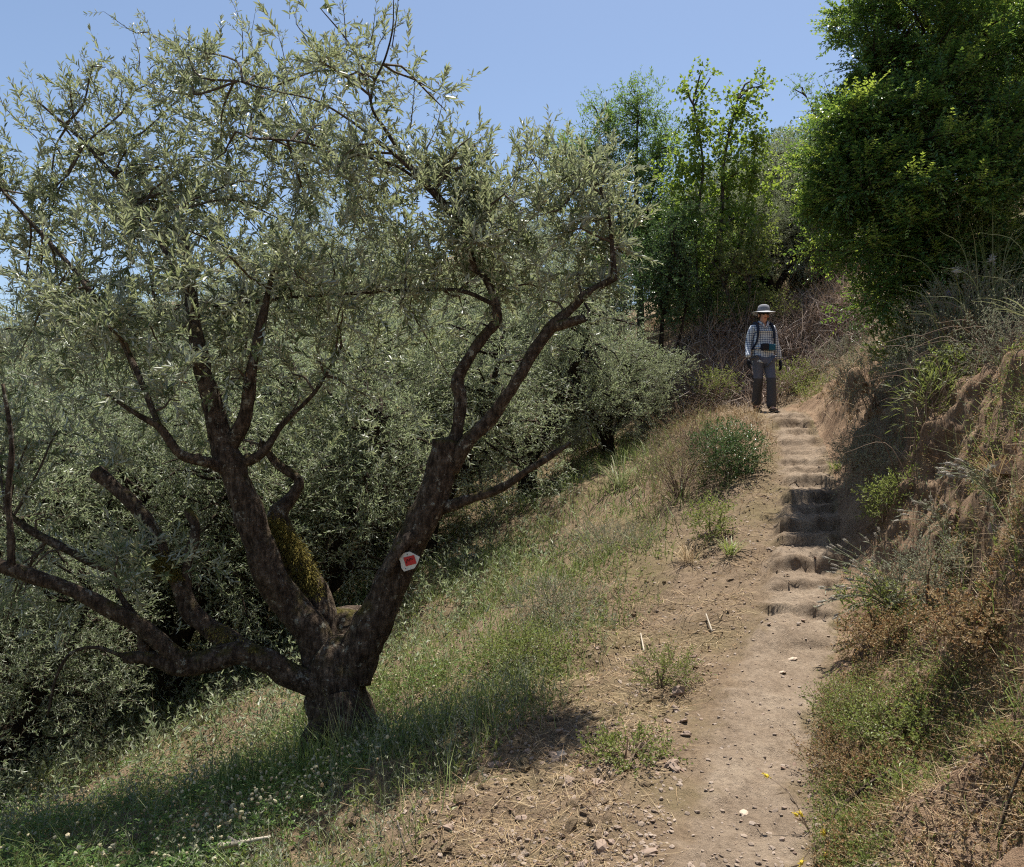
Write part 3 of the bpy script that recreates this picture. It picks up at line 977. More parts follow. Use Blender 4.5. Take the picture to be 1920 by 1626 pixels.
M['plate'] = mat_plain('weathered_white_paint', (.66, .63, .54), .7, .3)
M['red'] = mat_plain('red_paint', (.5, .035, .03), .6, .3)
for k_ in ('plate', 'red'):
    nt_ = M[k_].node_tree
    b_ = nt_.nodes['Principled BSDF']
    tc_ = nt_.nodes.new('ShaderNodeTexCoord').outputs['Object']
    n_ = tex(nt_, 'ShaderNodeTexNoise', 60, 6, .75, tc_)
    base_ = tuple(b_.inputs['Base Color'].default_value)[:3]
    r_n = ramp(nt_, [(.16, .12, .09), tuple(.7 * c for c in base_), base_], [.27, .33, .45])
    nt_.links.new(n_.outputs[0], r_n.inputs[0])
    nt_.links.new(r_n.outputs[0], b_.inputs['Base Color'])
M['black'] = mat_plain('black_paint', (.012, .010, .012), .6, .3)
mk = P(768, 1053, 5.055)
marker = empty('trail_marker', mk, 'small white plate with red square and black zigzag nailed to the gnarled olive', 'sign')
poly_plate('plate', [(744.9, 1039.8), (768, 1034.6), (787, 1044.5), (783, 1056), (777, 1065.6), (757.6, 1071.8), (752.5, 1065), (751, 1054.7)], 5.06, .012, M['plate'], marker, mk)
poly_plate('red_panel', [(756.2, 1045.6), (776.2, 1040.8), (781, 1056.5), (760.9, 1062)], 5.056, .003, M['red'], marker, mk)
eb = MB()
for l_ in ([(761.5, 1056.5), (763.6, 1049.2), (767.0, 1052.3), (768.6, 1047.6), (773.6, 1048.6)],):
    q = np.array([P(x, y, 5.053) for x, y in l_])
    add_tube(eb, q, np.full(len(q), .0024), 6, 0)
eb.build('zigzag', M['black'], marker, False, mk)
for nx, ny in ((763.5, 1039.5), (760, 1066.5)):
    nb = MB()
    add_tube(nb, [P(nx, ny, 5.052), P(nx, ny, 5.10)], [.003, .003], 8, 0)
    nb.build('nail', M['black'], marker, False, mk)

# ------------------------------------------------------------------ trees behind
def make_tree(name, label, cat, loc, trunks, lobes, leafmat, barkmat, spr, group=None, per=26, br=(.022, .005), local=True, kind=None, stemmat='twig'):
    """trunks: list of (pts, radii); lobes: (centre, radii, shoots) all relative to loc"""
    loc = np.asarray(loc, float)
    t = empty(name, loc, label, cat, group)
    wb = MB()
    nodes = []
    for i, (p, r) in enumerate(trunks):
        q, _ = add_tube(wb, p, r, 9, 0, .14, .09, i * 3 + 1, freq=5)
        nodes.append(q)
    nodes = np.concatenate(nodes)
    zmin = nodes[:, 2].min() + .35 * (nodes[:, 2].max() - nodes[:, 2].min())
    up = nodes[nodes[:, 2] > zmin]
    cb = MB()
    for c, r, n in lobes:
        c, r = np.asarray(c, float), np.asarray(r, float)
        tg, _ = lobe_points(c, r, max(2, n // per), .4)
        brs = branchlets(wb, up, tg, br[0], br[1], 0, .08, 4)
        m = n // 3 if brs else 0
        pts, d = lobe_points(c, r, n - m, spr.get('shell', .42))
        if spr.get('clump'):
            nc = spr['clump']
            cc, cd = lobe_points(c, r * .92, nc, .28)
            w_ = rng.integers(0, nc, n - m)
            pts, d2 = lobe_points(np.zeros(3), r * spr.get('cs', .38) * np.array([1, 1, spr.get('zs', 1.0)]), n - m, .35)
            pts = pts + cc[w_]
            d = unit((d2 * .6 + cd[w_]) * np.array([1, 1, spr.get('zs', 1.0)]))
        ax = d * spr.get('out', .6) + np.array([0, 0, spr.get('up', .4)]) + rng.normal(size=(n - m, 3)) * .45
        if m:
            ap = np.concatenate([b[len(b) // 3:] for b in brs])
            k = rng.integers(0, len(ap), m)
            pts = np.concatenate([pts, ap[k] + rng.normal(size=(m, 3)) * .03])
            ax = np.concatenate([ax, rng.normal(size=(m, 3)) + np.array([0, 0, .3])])
        L = rng.uniform(*spr['L'], len(pts))
        out_ = np.linalg.norm((pts - c) / r, axis=1) + rng.normal(size=len(pts)) * .2
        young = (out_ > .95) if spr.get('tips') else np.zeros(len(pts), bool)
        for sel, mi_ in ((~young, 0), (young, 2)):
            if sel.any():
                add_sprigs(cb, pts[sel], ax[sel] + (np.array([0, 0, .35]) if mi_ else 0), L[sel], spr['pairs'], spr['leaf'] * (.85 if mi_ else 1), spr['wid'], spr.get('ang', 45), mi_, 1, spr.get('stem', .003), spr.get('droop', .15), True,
                           flat=spr.get('flat', False), wpos=spr.get('wpos', .45))
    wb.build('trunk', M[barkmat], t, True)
    cb.build('crown', [M[leafmat], M[stemmat]] + ([M[spr['tips']]] if spr.get('tips') else []), t, False)
    return t


OLV = dict(L=(.24, .46), pairs=7, leaf=.07, wid=.23, ang=40, out=.55, up=.45, droop=.2, clump=9, cs=.42)


def olive_proto(seed, Hh, R, n, label, low=.25):
    global rng
    rng = np.random.default_rng(seed)
    tr = [([(0, 0, -.4), (.06, .02, .25), (-.03, .04, .7)], [.24, .17, .17])]
    lob = []
    a0 = rng.uniform(0, 6)
    k = 4
    for i in range(k):
        a = a0 + i * 6.283 / k + rng.uniform(-.3, .3)
        e = np.array([math.cos(a) * R * .6, math.sin(a) * R * .6, Hh * rng.uniform(.55, .7)])
        m = e * .45 + np.array([0, 0, .35]) + rng.normal(size=3) * .08
        tr.append(([(-.03, .04, .6), m, e, e * np.array([1.15, 1.15, 1.25])], [.13, .08, .04, .012]))
        lob.append((e + [0, 0, .1], [R * .52, R * .52, Hh * .22], n // 7))
        lob.append((e * [1.2, 1.2, .62], [R * .42, R * .42, Hh * .2], n // 11))
    lob.append(((0, 0, Hh * .8), [R * .55, R * .55, Hh * .2], n // 6))
    lob.append(((rng.uniform(-.3, .3), rng.uniform(-.3, .3), Hh * .62), [R * .7, R * .7, Hh * .22], n // 6))
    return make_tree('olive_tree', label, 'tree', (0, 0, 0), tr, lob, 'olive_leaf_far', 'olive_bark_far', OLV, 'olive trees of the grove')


G0 = 'grey green olive tree of the grove, mostly hidden in the foliage behind the gnarled olive'
protos = [olive_proto(21, 3.9, 1.9, 2900, G0), olive_proto(22, 4.1, 2.0, 3000, G0), olive_proto(23, 3.6, 1.8, 2700, G0)]
used = [False] * 3
GROVE = [  # px, Y, scale, turn, proto, label
    (40, 8.2, .95, .3, 0, 'olive tree filling the left edge of the photo behind the low horizontal limbs'),
    (330, 9.0, .9, 1.7, 1, 'olive tree whose drooping leaves reach the ground left of the gnarled trunk'),
    (600, 9.6, .95, 2.9, 2, 'olive tree seen between the two main limbs of the gnarled olive'),
    (800, 10.6, .92, 4.1, 0, 'olive tree behind the limb that carries the red and white marker'),
    (985, 12.8, .92, 5.0, 1, 'olive tree with a dark leaning trunk on the grassy slope right of the gnarled olive'),
    (1140, 13.2, .68, .8, 2, 'silvery olive tree with a rounded crown standing left of the hiker'),
    (-180, 9.0, 1.0, 2.0, 1, G0), (180, 11.5, 1.0, 3.3, 2, G0), (480, 12.2, 1.05, 4.4, 0, G0), (700, 13.5, 1.05, .5, 1, G0),
    (-60, 14.0, 1.1, 1.2, 0, G0), (300, 15.0, 1.1, 2.6, 1, G0), (560, 16.5, 1.1, 5.6, 2, G0), (860, 16.0, 1.05, 3.0, 0, G0),
    (1040, 17.5, 1.05, 1.0, 2, G0), (100, 18.5, 1.2, .4, 1, G0), (420, 20.0, 1.2, 2.2, 0, G0), (740, 20.5, 1.2, 4.9, 1, G0), (960, 22.0, 1.15, .1, 0, G0),
    (-250, 18.0, 1.2, 5.2, 2, G0), (-350, 13.0, 1.1, 3.9, 0, G0), (-20, 6.6, .62, 4.0, 2, 'low young olive tree at the bottom left, its leaves brushing the grass'),
    (1405, 18.0, .98, 1.1, 0, 'grey olive tree on the upper slope straight above the hiker'),
    (1500, 18.6, .95, 3.4, 1, 'grey olive tree with several dark stems beside the big green tree'),
    (1330, 20.5, 1.0, 5.5, 2, 'grey olive tree half hidden behind the round leaved tree'),
    (1450, 23.0, .95, 2.5, 1, 'dull grey olive tree high on the slope, seen above the other grey olives'),
    (1250, 25.0, 1.0, .9, 0, G0), (1450, 16.6, .62, 3.9, 0, 'small grey olive on the bank top directly above the hiker\'s hat'), (1545, 17.0, .7, .6, 2, 'small grey olive at the top of the dry bank, right of the hiker'), (1300, 18.5, .85, 1.9, 1, 'grey olive seen through the thin stems of the round leaved tree'), (60, 10.6, 1.05, 5.1, 1, G0), (420, 10.8, 1.05, 3.0, 2, G0), (-150, 11.6, 1.1, .2, 2, G0), (640, 24, 1.3, 3.3, 1, G0), (200, 24, 1.3, 1.3, 2, G0), (-120, 23, 1.3, 4.3, 0, G0),
]
for px, Y, sc, rz, k, lab in GROVE:
    o = copy_tree(protos[k]) if used[k] else protos[k]
    used[k] = True
    x = (px - 960) / F * Y
    o.location = (x, Y, G(x, Y) - .05)
    o.rotation_euler = (0, 0, rz)
    sc *= 1.16 if (px < 650 and Y > 10) else 1.0
    sc *= .95 if (px > 1200 and Y > 17) else 1.0
    o.scale = (sc, sc, sc * (1 + .06 * math.sin(Y * 7)))
    o['label'] = lab
rng = np.random.default_rng(77)


def rel(px, py, Y, base):
    return P(px, py, Y) - base


def px_lobes(lst, base):
    out = []
    for (px, py, Y, rx, rz, ry, n) in lst:
        out.append((rel(px, py, Y, base), [rx * Y / F, ry, rz * Y / F], n))
    return out


def px_base(px, Y):
    x = (px - 960) / F * Y
    return np.array([x, Y, G(x, Y) - .08])


def px_trunk(lst, rs, base):
    return ([rel(*q, base) for q in lst], rs)


# feathery ash on the skyline
b = px_base(1205, 17)
make_tree('ash_tree', 'tall feathery pale green tree rising against the sky left of the round leaved tree', 'tree', b,
          [([(0, 0, -.2), rel(1200, 560, 17, b), rel(1193, 380, 17, b), rel(1196, 180, 17, b)], [.09, .075, .05, .012]),
           ([rel(1200, 520, 17, b), rel(1160, 400, 16.8, b), rel(1135, 230, 16.8, b)], [.05, .035, .01]),
           ([rel(1198, 440, 17, b), rel(1225, 350, 17.2, b), rel(1240, 250, 17.2, b)], [.045, .03, .01])],
          px_lobes([(1200, 210, 17, 55, 65, .5, 209), (1135, 255, 16.8, 62, 70, .5, 285), (1190, 330, 17, 60, 70, .6, 361), (1085, 320, 17, 45, 60, .5, 209),
                    (1240, 290, 17.2, 45, 75, .5, 247), (1130, 400, 17, 70, 60, .6, 323), (1230, 420, 17.2, 60, 70, .6, 323), (1060, 300, 17, 45, 50, .4, 130), (1180, 480, 17, 80, 60, .7, 323)], b),
          'ash_leaf', 'grey_bark', dict(L=(.25, .45), pairs=6, leaf=.085, wid=.32, ang=55, out=.5, up=.45, droop=.2, shell=.6))

# round leaved tree (thin stems, light crown)
b = px_base(1335, 15.6)
make_tree('round_leaved_tree', 'slender tree with round yellow green leaves and thin stems, above left of the hiker', 'tree', b,
          [([(0, 0, -.2), rel(1330, 560, 15.6, b), rel(1352, 420, 15.6, b), rel(1358, 300, 15.6, b), rel(1385, 180, 15.6, b)], [.07, .055, .045, .03, .01]),
           ([(0.05, 0, -.2), rel(1308, 540, 15.5, b), rel(1306, 420, 15.5, b), rel(1318, 310, 15.5, b), rel(1300, 190, 15.5, b)], [.05, .045, .035, .025, .008]),
           ([rel(1350, 430, 15.6, b), rel(1400, 380, 15.8, b), rel(1420, 250, 15.8, b)], [.03, .022, .007]),
           ([(-.1, .1, -.2), rel(1345, 570, 15.8, b), rel(1382, 470, 15.8, b), rel(1400, 400, 15.8, b)], [.05, .04, .025, .01])],
          px_lobes([(1300, 175, 15.5, 26, 40, .25, 26), (1325, 140, 15.5, 10, 22, .15, 10), (1350, 210, 15.6, 40, 40, .3, 46), (1400, 190, 15.7, 32, 40, .3, 42), (1430, 160, 15.7, 14, 20, .2, 10),
                    (1310, 270, 15.5, 50, 50, .5, 90), (1390, 270, 15.7, 60, 50, .5, 110), (1340, 340, 15.6, 80, 50, .6, 130), (1270, 340, 15.6, 50, 50, .5, 90), (1420, 340, 15.8, 40, 50, .4, 80),
                    (1290, 430, 15.3, 70, 50, .5, 130), (1390, 430, 15.4, 60, 50, .4, 110), (1320, 500, 15.3, 60, 40, .4, 60), (1420, 480, 15.4, 40, 40, .3, 40)], b),
          'round_leaf', 'grey_bark', dict(L=(.2, .4), pairs=4, leaf=.085, wid=.9, ang=60, out=.5, up=.5, droop=.2, shell=.55, wpos=.55))

# dark bush below them
b = px_base(1240, 14.6)
make_tree('dark_bush', 'dense dark green bush at the foot of the feathery tree', 'bush', b,
          [([(0, 0, -.2), (0, 0, .7), (.05, 0, 1.6)], [.06, .05, .02]), ([(0, 0, 0), (.3, 0, .8), (.5, 0, 1.7)], [.04, .03, .015])],
          px_lobes([(1240, 470, 14.6, 70, 60, .6, 360), (1250, 550, 14.5, 60, 60, .5, 300), (1280, 420, 14.8, 50, 40, .5, 180), (1210, 540, 14.6, 40, 50, .5, 150)], b),
          'dark_leaf', 'olive_bark_far', dict(L=(.15, .3), pairs=5, leaf=.06, wid=.55, ang=55, out=.6, up=.3))

b = px_base(1345, 16.4)
make_tree('dark_bush', 'broad mid green bush behind the stems of the round leaved tree', 'bush', b,
          [([(0, 0, -.2), (0, 0, .7), (.05, 0, 1.4)], [.06, .05, .02]), ([(0, 0, 0), (.4, 0, .8), (.6, 0, 1.5)], [.04, .03, .015])],
          px_lobes([(1320, 480, 16.4, 80, 60, .6, 300), (1390, 520, 16.4, 60, 50, .5, 240), (1280, 540, 16.2, 60, 50, .5, 240), (1350, 560, 16.2, 80, 30, .4, 200), (1210, 400, 16.6, 60, 60, .5, 200)], b),
          'ash_leaf', 'olive_bark_far', dict(L=(.15, .3), pairs=5, leaf=.07, wid=.5, ang=55, out=.6, up=.3, clump=8, cs=.45))
# big dense green tree at the upper right
b = px_base(1775, 9.2)
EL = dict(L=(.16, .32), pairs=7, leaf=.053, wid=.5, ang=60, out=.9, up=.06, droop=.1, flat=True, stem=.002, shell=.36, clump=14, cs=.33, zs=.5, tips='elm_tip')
make_tree('elm_tree', 'huge dense dark green tree filling the upper right corner above the cut bank', 'tree', b,
          [([(0, 0, -.3), (.05, 0, .8), (-.05, 0, 2.0), (.1, 0, 3.6)], [.14, .12, .09, .03]), ([(.1, .1, -.2), (.5, -.1, 1.2), (.8, -.2, 2.8)], [.09, .07, .02]),
           ([(-.05, 0, .7), (-.5, -.2, 1.5), (-.7, -.3, 2.6)], [.07, .05, .015])],
          px_lobes([(1640, 60, 8.5, 75, 90, .5, 598), (1700, -60, 8.5, 120, 90, .7, 644), (1840, -40, 8.5, 140, 120, .8, 804), (1740, 90, 8.3, 90, 90, .6, 644), (1860, 120, 8.0, 100, 100, .7, 736),
                    (1640, 200, 8.2, 85, 90, .6, 713), (1590, 270, 8.1, 70, 60, .5, 482), (1740, 220, 8.0, 100, 90, .6, 736), (1860, 260, 7.8, 100, 90, .6, 644),
                    (1590, 350, 8.2, 70, 60, .5, 482), (1690, 330, 7.9, 100, 80, .6, 736), (1800, 350, 7.9, 100, 90, .6, 644), (1910, 380, 8.0, 70, 110, .6, 482),
                    (1620, 440, 8.3, 70, 60, .5, 459), (1720, 440, 8.1, 100, 70, .6, 644), (1830, 460, 8.2, 90, 80, .6, 505), (1690, 520, 8.3, 60, 50, .4, 299), (1960, 200, 8.3, 90, 150, .8, 482), (2060, 100, 8.8, 130, 200, .9, 482), (1990, -80, 8.8, 130, 130, .9, 413), (1545, 300, 8.4, 45, 60, .4, 200), (1560, 420, 8.5, 50, 60, .4, 260), (1650, 560, 8.6, 70, 40, .4, 200), (1740, 560, 8.4, 70, 50, .4, 240), (1860, 520, 8.4, 90, 60, .4, 300), (1930, 480, 8.2, 60, 80, .4, 240), (1800, 600, 8.4, 70, 40, .4, 200)], b),
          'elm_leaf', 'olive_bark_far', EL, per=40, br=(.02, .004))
# lighter saplings peeping out left of it
b = px_base(1545, 16.2)
make_tree('sapling', 'thin light green sapling leaning out against the sky left of the huge green tree', 'tree', b,
          [([(0, 0, -.2), rel(1560, 420, 16.2, b), rel(1550, 280, 16.1, b), rel(1505, 165, 16.0, b)], [.04, .03, .02, .006]), ([rel(1552, 300, 16.1, b), rel(1560, 200, 16.1, b), rel(1545, 150, 16.1, b)], [.015, .01, .004])],
          px_lobes([(1505, 165, 16.0, 30, 26, .2, 26), (1545, 180, 16.1, 26, 40, .2, 34), (1540, 250, 16.1, 40, 35, .3, 90), (1520, 320, 16.1, 40, 45, .4, 130), (1500, 270, 16.1, 30, 30, .3, 50), (1525, 400, 16.1, 40, 50, .4, 150), (1560, 470, 16.0, 40, 40, .4, 110)], b),
          'ash_leaf', 'grey_bark', dict(L=(.15, .3), pairs=5, leaf=.05, wid=.5, ang=55, out=.6, up=.3))
b = px_base(1400, 14.8)
make_tree('sapling', 'low yellow green sapling with thin stems directly behind the hiker on the bank top', 'tree', b,
          [([(0, 0, -.2), (0, 0, .5), (.1, 0, 1.2)], [.02, .015, .005]), ([(0, 0, -.1), (-.2, 0, .5), (-.4, 0, 1.1)], [.02, .014, .005])],
          px_lobes([(1385, 470, 14.8, 45, 40, .3, 80), (1430, 450, 14.8, 35, 30, .3, 60), (1345, 480, 14.8, 30, 35, .3, 40), (1370, 520, 14.8, 40, 25, .3, 40)], b),
          'herb', 'grey_bark', dict(L=(.15, .3), pairs=5, leaf=.06, wid=.6, ang=55, out=.6, up=.3))
# wooded ridge beyond, each tree its own
gen = None
for (px, Y, hh, lab) in [(1470, 30, 4.6, 'small dark tree on the far crest between the round leaved tree and the sapling'), (1280, 28, 4.2, 'dark tree on the crest behind the round leaved tree'), (1100, 27, 4.0, 'dark bushy tree at the crest behind the feathery tree'),
                         (1580, 26, 4.6, 'dark tree behind the left edge of the huge green tree'), (1380, 32, 4.4, 'green tree on the crest behind the grey olives'), (1700, 20, 5.0, 'dark tree hidden behind the huge green tree'), (1880, 18, 5.0, 'dark tree at the right edge behind the huge green tree')]:
    if gen is None:
        gen = make_tree('crest_tree', lab, 'tree', (0, 0, 0), [([(0, 0, -.3), (.1, 0, 1.2), (0, .1, 3.0)], [.16, .12, .03])],
                        [((0, 0, 1.2), [1.3, 1.3, .9], 420), ((.6, .2, 2.2), [1.1, 1.1, .9], 420), ((-.6, -.2, 2.4), [1.1, 1.1, .9], 420), ((0, 0, 3.3), [.9, .9, .8], 320)],
                        'dark_leaf', 'olive_bark_far', dict(L=(.25, .5), pairs=5, leaf=.11, wid=.6, ang=55), 'trees on the crest')
        o = gen
    else:
        o = copy_tree(gen)
    x = (px - 960) / F * Y
    o.location = (x, Y, G(x, Y) - .1)
    o.rotation_euler = (0, 0, Y * 1.3)
    o.scale = (hh / 4,) * 3
    o['label'] = lab

# ------------------------------------------------------------------ bushes and single plants
def shrub(name, label, cat, px, Y, r, n, leafmat, spr, stems=6, stemmat='dead', group=None, zc=None, x=None):
    x = (px - 960) / F * Y if x is None else x
    b = np.array([x, Y, G(x, Y)])
    t = empty(name, b, label, cat, group)
    r = np.asarray(r, float)
    sb, lb = MB(), MB()
    c = np.array([0, 0, r[2] * .75 if zc is None else zc])
    for i in range(stems):
        e, _ = lobe_points(c, r * .8, 1, .5)
        e = e[0]
        add_tube(sb, [(rng.normal() * .03, rng.normal() * .03, -.04), e * .5 + [0, 0, .06] + rng.normal(size=3) * .02, e], [.006, .004, .0015], 4, 0, step=.08, cap=False)
    pts, d = lobe_points(c, r, n, .5)
    gz = H(pts[:, 0] + b[0], pts[:, 1] + b[1]) - b[2]
    pts[:, 2] = np.maximum(pts[:, 2], gz + .015)
    ax = d * .6 + np.array([0, 0, spr.get('up', .5)]) + rng.normal(size=(n, 3)) * .4
    add_sprigs(lb, pts, ax, rng.uniform(*spr['L'], n), spr['pairs'], spr['leaf'], spr['wid'], spr.get('ang', 50), 0, 1, spr.get('stem', .0014), spr.get('droop', .1), True, wpos=spr.get('wpos', .5))
    sb.build('stems', M[stemmat], t)
    lb.build('foliage', [M[leafmat], M[stemmat]], t)
    return t


SM = dict(L=(.06, .14), pairs=5, leaf=.022, wid=.6)
DRY = dict(L=(.08, .2), pairs=4, leaf=.018, wid=.3, ang=35)
HB = dict(L=(.07, .16), pairs=4, leaf=.035, wid=.42)
GR = dict(L=(.1, .22), pairs=6, leaf=.022, wid=.3, ang=40)
shrub('evergreen_bush', 'round dark green bush left of the earth steps, below the hiker', 'bush', 1365, 8.9, (.42, .4, .38), 720, 'dark_leaf', dict(L=(.08, .16), pairs=5, leaf=.03, wid=.6), 8)
shrub('dry_bush', 'dry brownish bush touching the left side of the dark green bush', 'bush', 1275, 8.7, (.5, .4, .42), 760, 'dry_mix', DRY, 34)
shrub('dry_bush', 'dry straw coloured bush on the grassy knoll left of the hiker', 'bush', 1300, 10.6, (.6, .45, .34), 620, 'straw', DRY, 26)
shrub('dry_bush', 'small pinkish dry bush between the knoll and the dark green bush', 'bush', 1335, 9.6, (.4, .35, .3), 420, 'dry_mix', DRY, 22)
shrub('herb_clump', 'bright green leafy clump below the dark green bush', 'plant', 1335, 7.4, (.2, .2, .2), 150, 'herb', HB)
shrub('herb_clump', 'pale green tuft beside the path at the middle of the slope', 'plant', 1245, 4.95, (.2, .18, .12), 170, 'herb', dict(L=(.06, .14), pairs=5, leaf=.022, wid=.35))
shrub('herb_clump', 'low green patch with orange tips on the gravel left of the path', 'plant', 1180, 4.0, (.24, .22, .03), 130, 'herb', SM, zc=.02)
shrub('herb_clump', 'silvery green weed patch halfway down the slope', 'plant', 1035, 6.6, (.4, .4, .16), 320, 'grey_herb', GR)
shrub('herb_clump', 'green weeds growing along the slope behind the silvery patch', 'plant', 1150, 8.0, (.5, .5, .18), 320, 'grey_herb', GR)
shrub('herb_clump', 'green weeds on the lower slope right of the gnarled trunk', 'plant', 985, 5.6, (.35, .3, .15), 300, 'herb', SM)
shrub('bank_bush', 'grey green bush on the bank right of the hiker', 'bush', 1590, 10.6, (.45, .4, .32), 420, 'grey_herb', GR, 10)
shrub('bank_bush', 'yellow green bush on the slope just above the hiker to the right', 'bush', 1545, 12.2, (.4, .35, .22), 260, 'herb', HB)
shrub('bank_bush', 'broad leaved green plant on the bank edge below the huge tree', 'plant', 1690, 8.6, (.2, .2, .3), 110, 'herb', dict(L=(.15, .3), pairs=3, leaf=.11, wid=.3, ang=35))
shrub('bank_bush', 'dark bush under the huge tree at the top of the bank', 'bush', 1690, 9.3, (.6, .4, .5), 520, 'dark_leaf', HB, 12)
shrub('bank_bush', 'silver leaved bush at the right edge under the huge tree', 'bush', 1840, 7.2, (.5, .4, .35), 520, 'grey_herb', GR, 24)
shrub('bank_bush', 'grey twiggy bush on the bank shoulder above the brick', 'bush', 1770, 7.4, (.4, .35, .3), 330, 'grey_herb', GR, 34)
shrub('bank_bush', 'yellowish leafy plant hanging over the bare bank edge', 'plant', 1790, 6.6, (.26, .2, .18), 170, 'herb', dict(L=(.08, .16), pairs=3, leaf=.045, wid=.7))
shrub('bank_bush', 'green tussock growing out of the bare bank face', 'plant', 1745, 6.3, (.12, .12, .18), 60, 'herb', dict(L=(.15, .3), pairs=3, leaf=.12, wid=.06, ang=25))
shrub('bank_bush', 'tall light green bush in front of the huge tree at the right edge', 'bush', 1860, 7.6, (.55, .4, .75), 420, 'herb', dict(L=(.15, .35), pairs=6, leaf=.028, wid=.4), 24, 'herb', zc=.9)
shrub('bank_bush', 'yellow green shrub in front of the brush, close beside the hiker on the right', 'bush', 1490, 13.3, (.45, .3, .3), 260, 'herb', HB, 10)
shrub('bank_bush', 'leafy green shrub at the foot of the brush, left of the hiker', 'bush', 1345, 13.5, (.45, .35, .28), 260, 'herb', HB, 10)
shrub('bank_bush', 'trailing green shrub on the crest of the brushy bank behind the hiker', 'bush', 1420, 15.4, (.8, .5, .35), 420, 'herb', dict(L=(.15, .3), pairs=4, leaf=.055, wid=.5), 10)
shrub('bank_bush', 'dark green shrub on the crest of the brushy bank, above left of the hiker', 'bush', 1330, 15.2, (.8, .5, .45), 480, 'dark_leaf', dict(L=(.15, .3), pairs=4, leaf=.055, wid=.5), 10)
shrub('bank_bush', 'pale straw coloured bush on the slope below the huge tree', 'bush', 1600, 14.2, (.8, .5, .35), 420, 'straw', DRY, 20)
shrub('bank_bush', 'silvery herb on the bank shoulder between the steps and the huge tree', 'bush', 1640, 8.4, (.4, .35, .3), 380, 'grey_herb', GR, 14)
shrub('bank_bush', 'silvery herb spilling over the top of the bare earth face', 'bush', 1720, 6.9, (.35, .25, .25), 300, 'grey_herb', GR, 14)
shrub('bank_bush', 'pale silvery twiggy herb at the right edge above the bare bank', 'bush', 1890, 5.9, (.4, .3, .3), 340, 'grey_herb', GR, 24)
shrub('low_herb', 'grey green herb at the foot of the bare bank, beside the shaded steps', 'plant', 1600, 8.0, (.2, .22, .22), 240, 'grey_herb', GR)
shrub('low_herb', 'dull green herb on the shaded bank face, above the grey leaved plant', 'plant', 1640, 7.6, (.22, .22, .22), 240, 'grey_herb', GR)
shrub('low_herb', 'small green herb on the shaded bank between the steps and the woolly spikes', 'plant', 1665, 6.4, (.2, .2, .18), 200, 'herb', HB)
shrub('low_herb', 'grey leaved plant at the shaded foot of the bank beside the steps', 'plant', 1640, 6.9, (.3, .25, .26), 300, 'grey_herb', GR)
shrub('low_herb', 'bright green palm leaved plant beside the lowest steps', 'plant', 1640, 5.3, (.2, .16, .18), 110, 'herb', dict(L=(.08, .16), pairs=3, leaf=.06, wid=.25))
shrub('low_herb', 'rust coloured low plant under the bright green palm leaved one', 'plant', 1665, 4.9, (.3, .26, .11), 300, 'rust_leaf', SM)
shrub('low_herb', 'yellow green herb mat along the right edge of the path', 'plant', 1610, 4.2, (.26, .34, .09), 420, 'herb', dict(L=(.05, .11), pairs=5, leaf=.014, wid=.6))
shrub('low_herb', 'rust and green herb mat at the lower right path edge', 'plant', 1590, 3.7, (.22, .3, .08), 300, 'rust_leaf', dict(L=(.05, .11), pairs=5, leaf=.014, wid=.6))
shrub('low_herb', 'green leafy weeds at the bottom right above the dark stick', 'plant', 1690, 3.75, (.25, .25, .10), 240, 'herb', SM)
shrub('low_herb', 'small upright green seedling at the bottom below the dark stick', 'plant', 1680, 3.25, (.1, .1, .12), 90, 'herb', dict(L=(.06, .12), pairs=4, leaf=.035, wid=.35))
shrub('low_herb', 'blue green weed on the bank right of the rust coloured plant', 'plant', 1745, 4.6, (.2, .18, .2), 260, 'grey_herb', GR)
shrub('low_herb', 'rust coloured dry weed in the bottom right corner', 'plant', 1830, 3.7, (.3, .25, .12), 300, 'rust_leaf', SM)
shrub('low_herb', 'orange brown fern like plant at the top of the bank', 'plant', 1800, 6.9, (.2, .15, .16), 130, 'rust_leaf', dict(L=(.1, .2), pairs=6, leaf=.03, wid=.3))


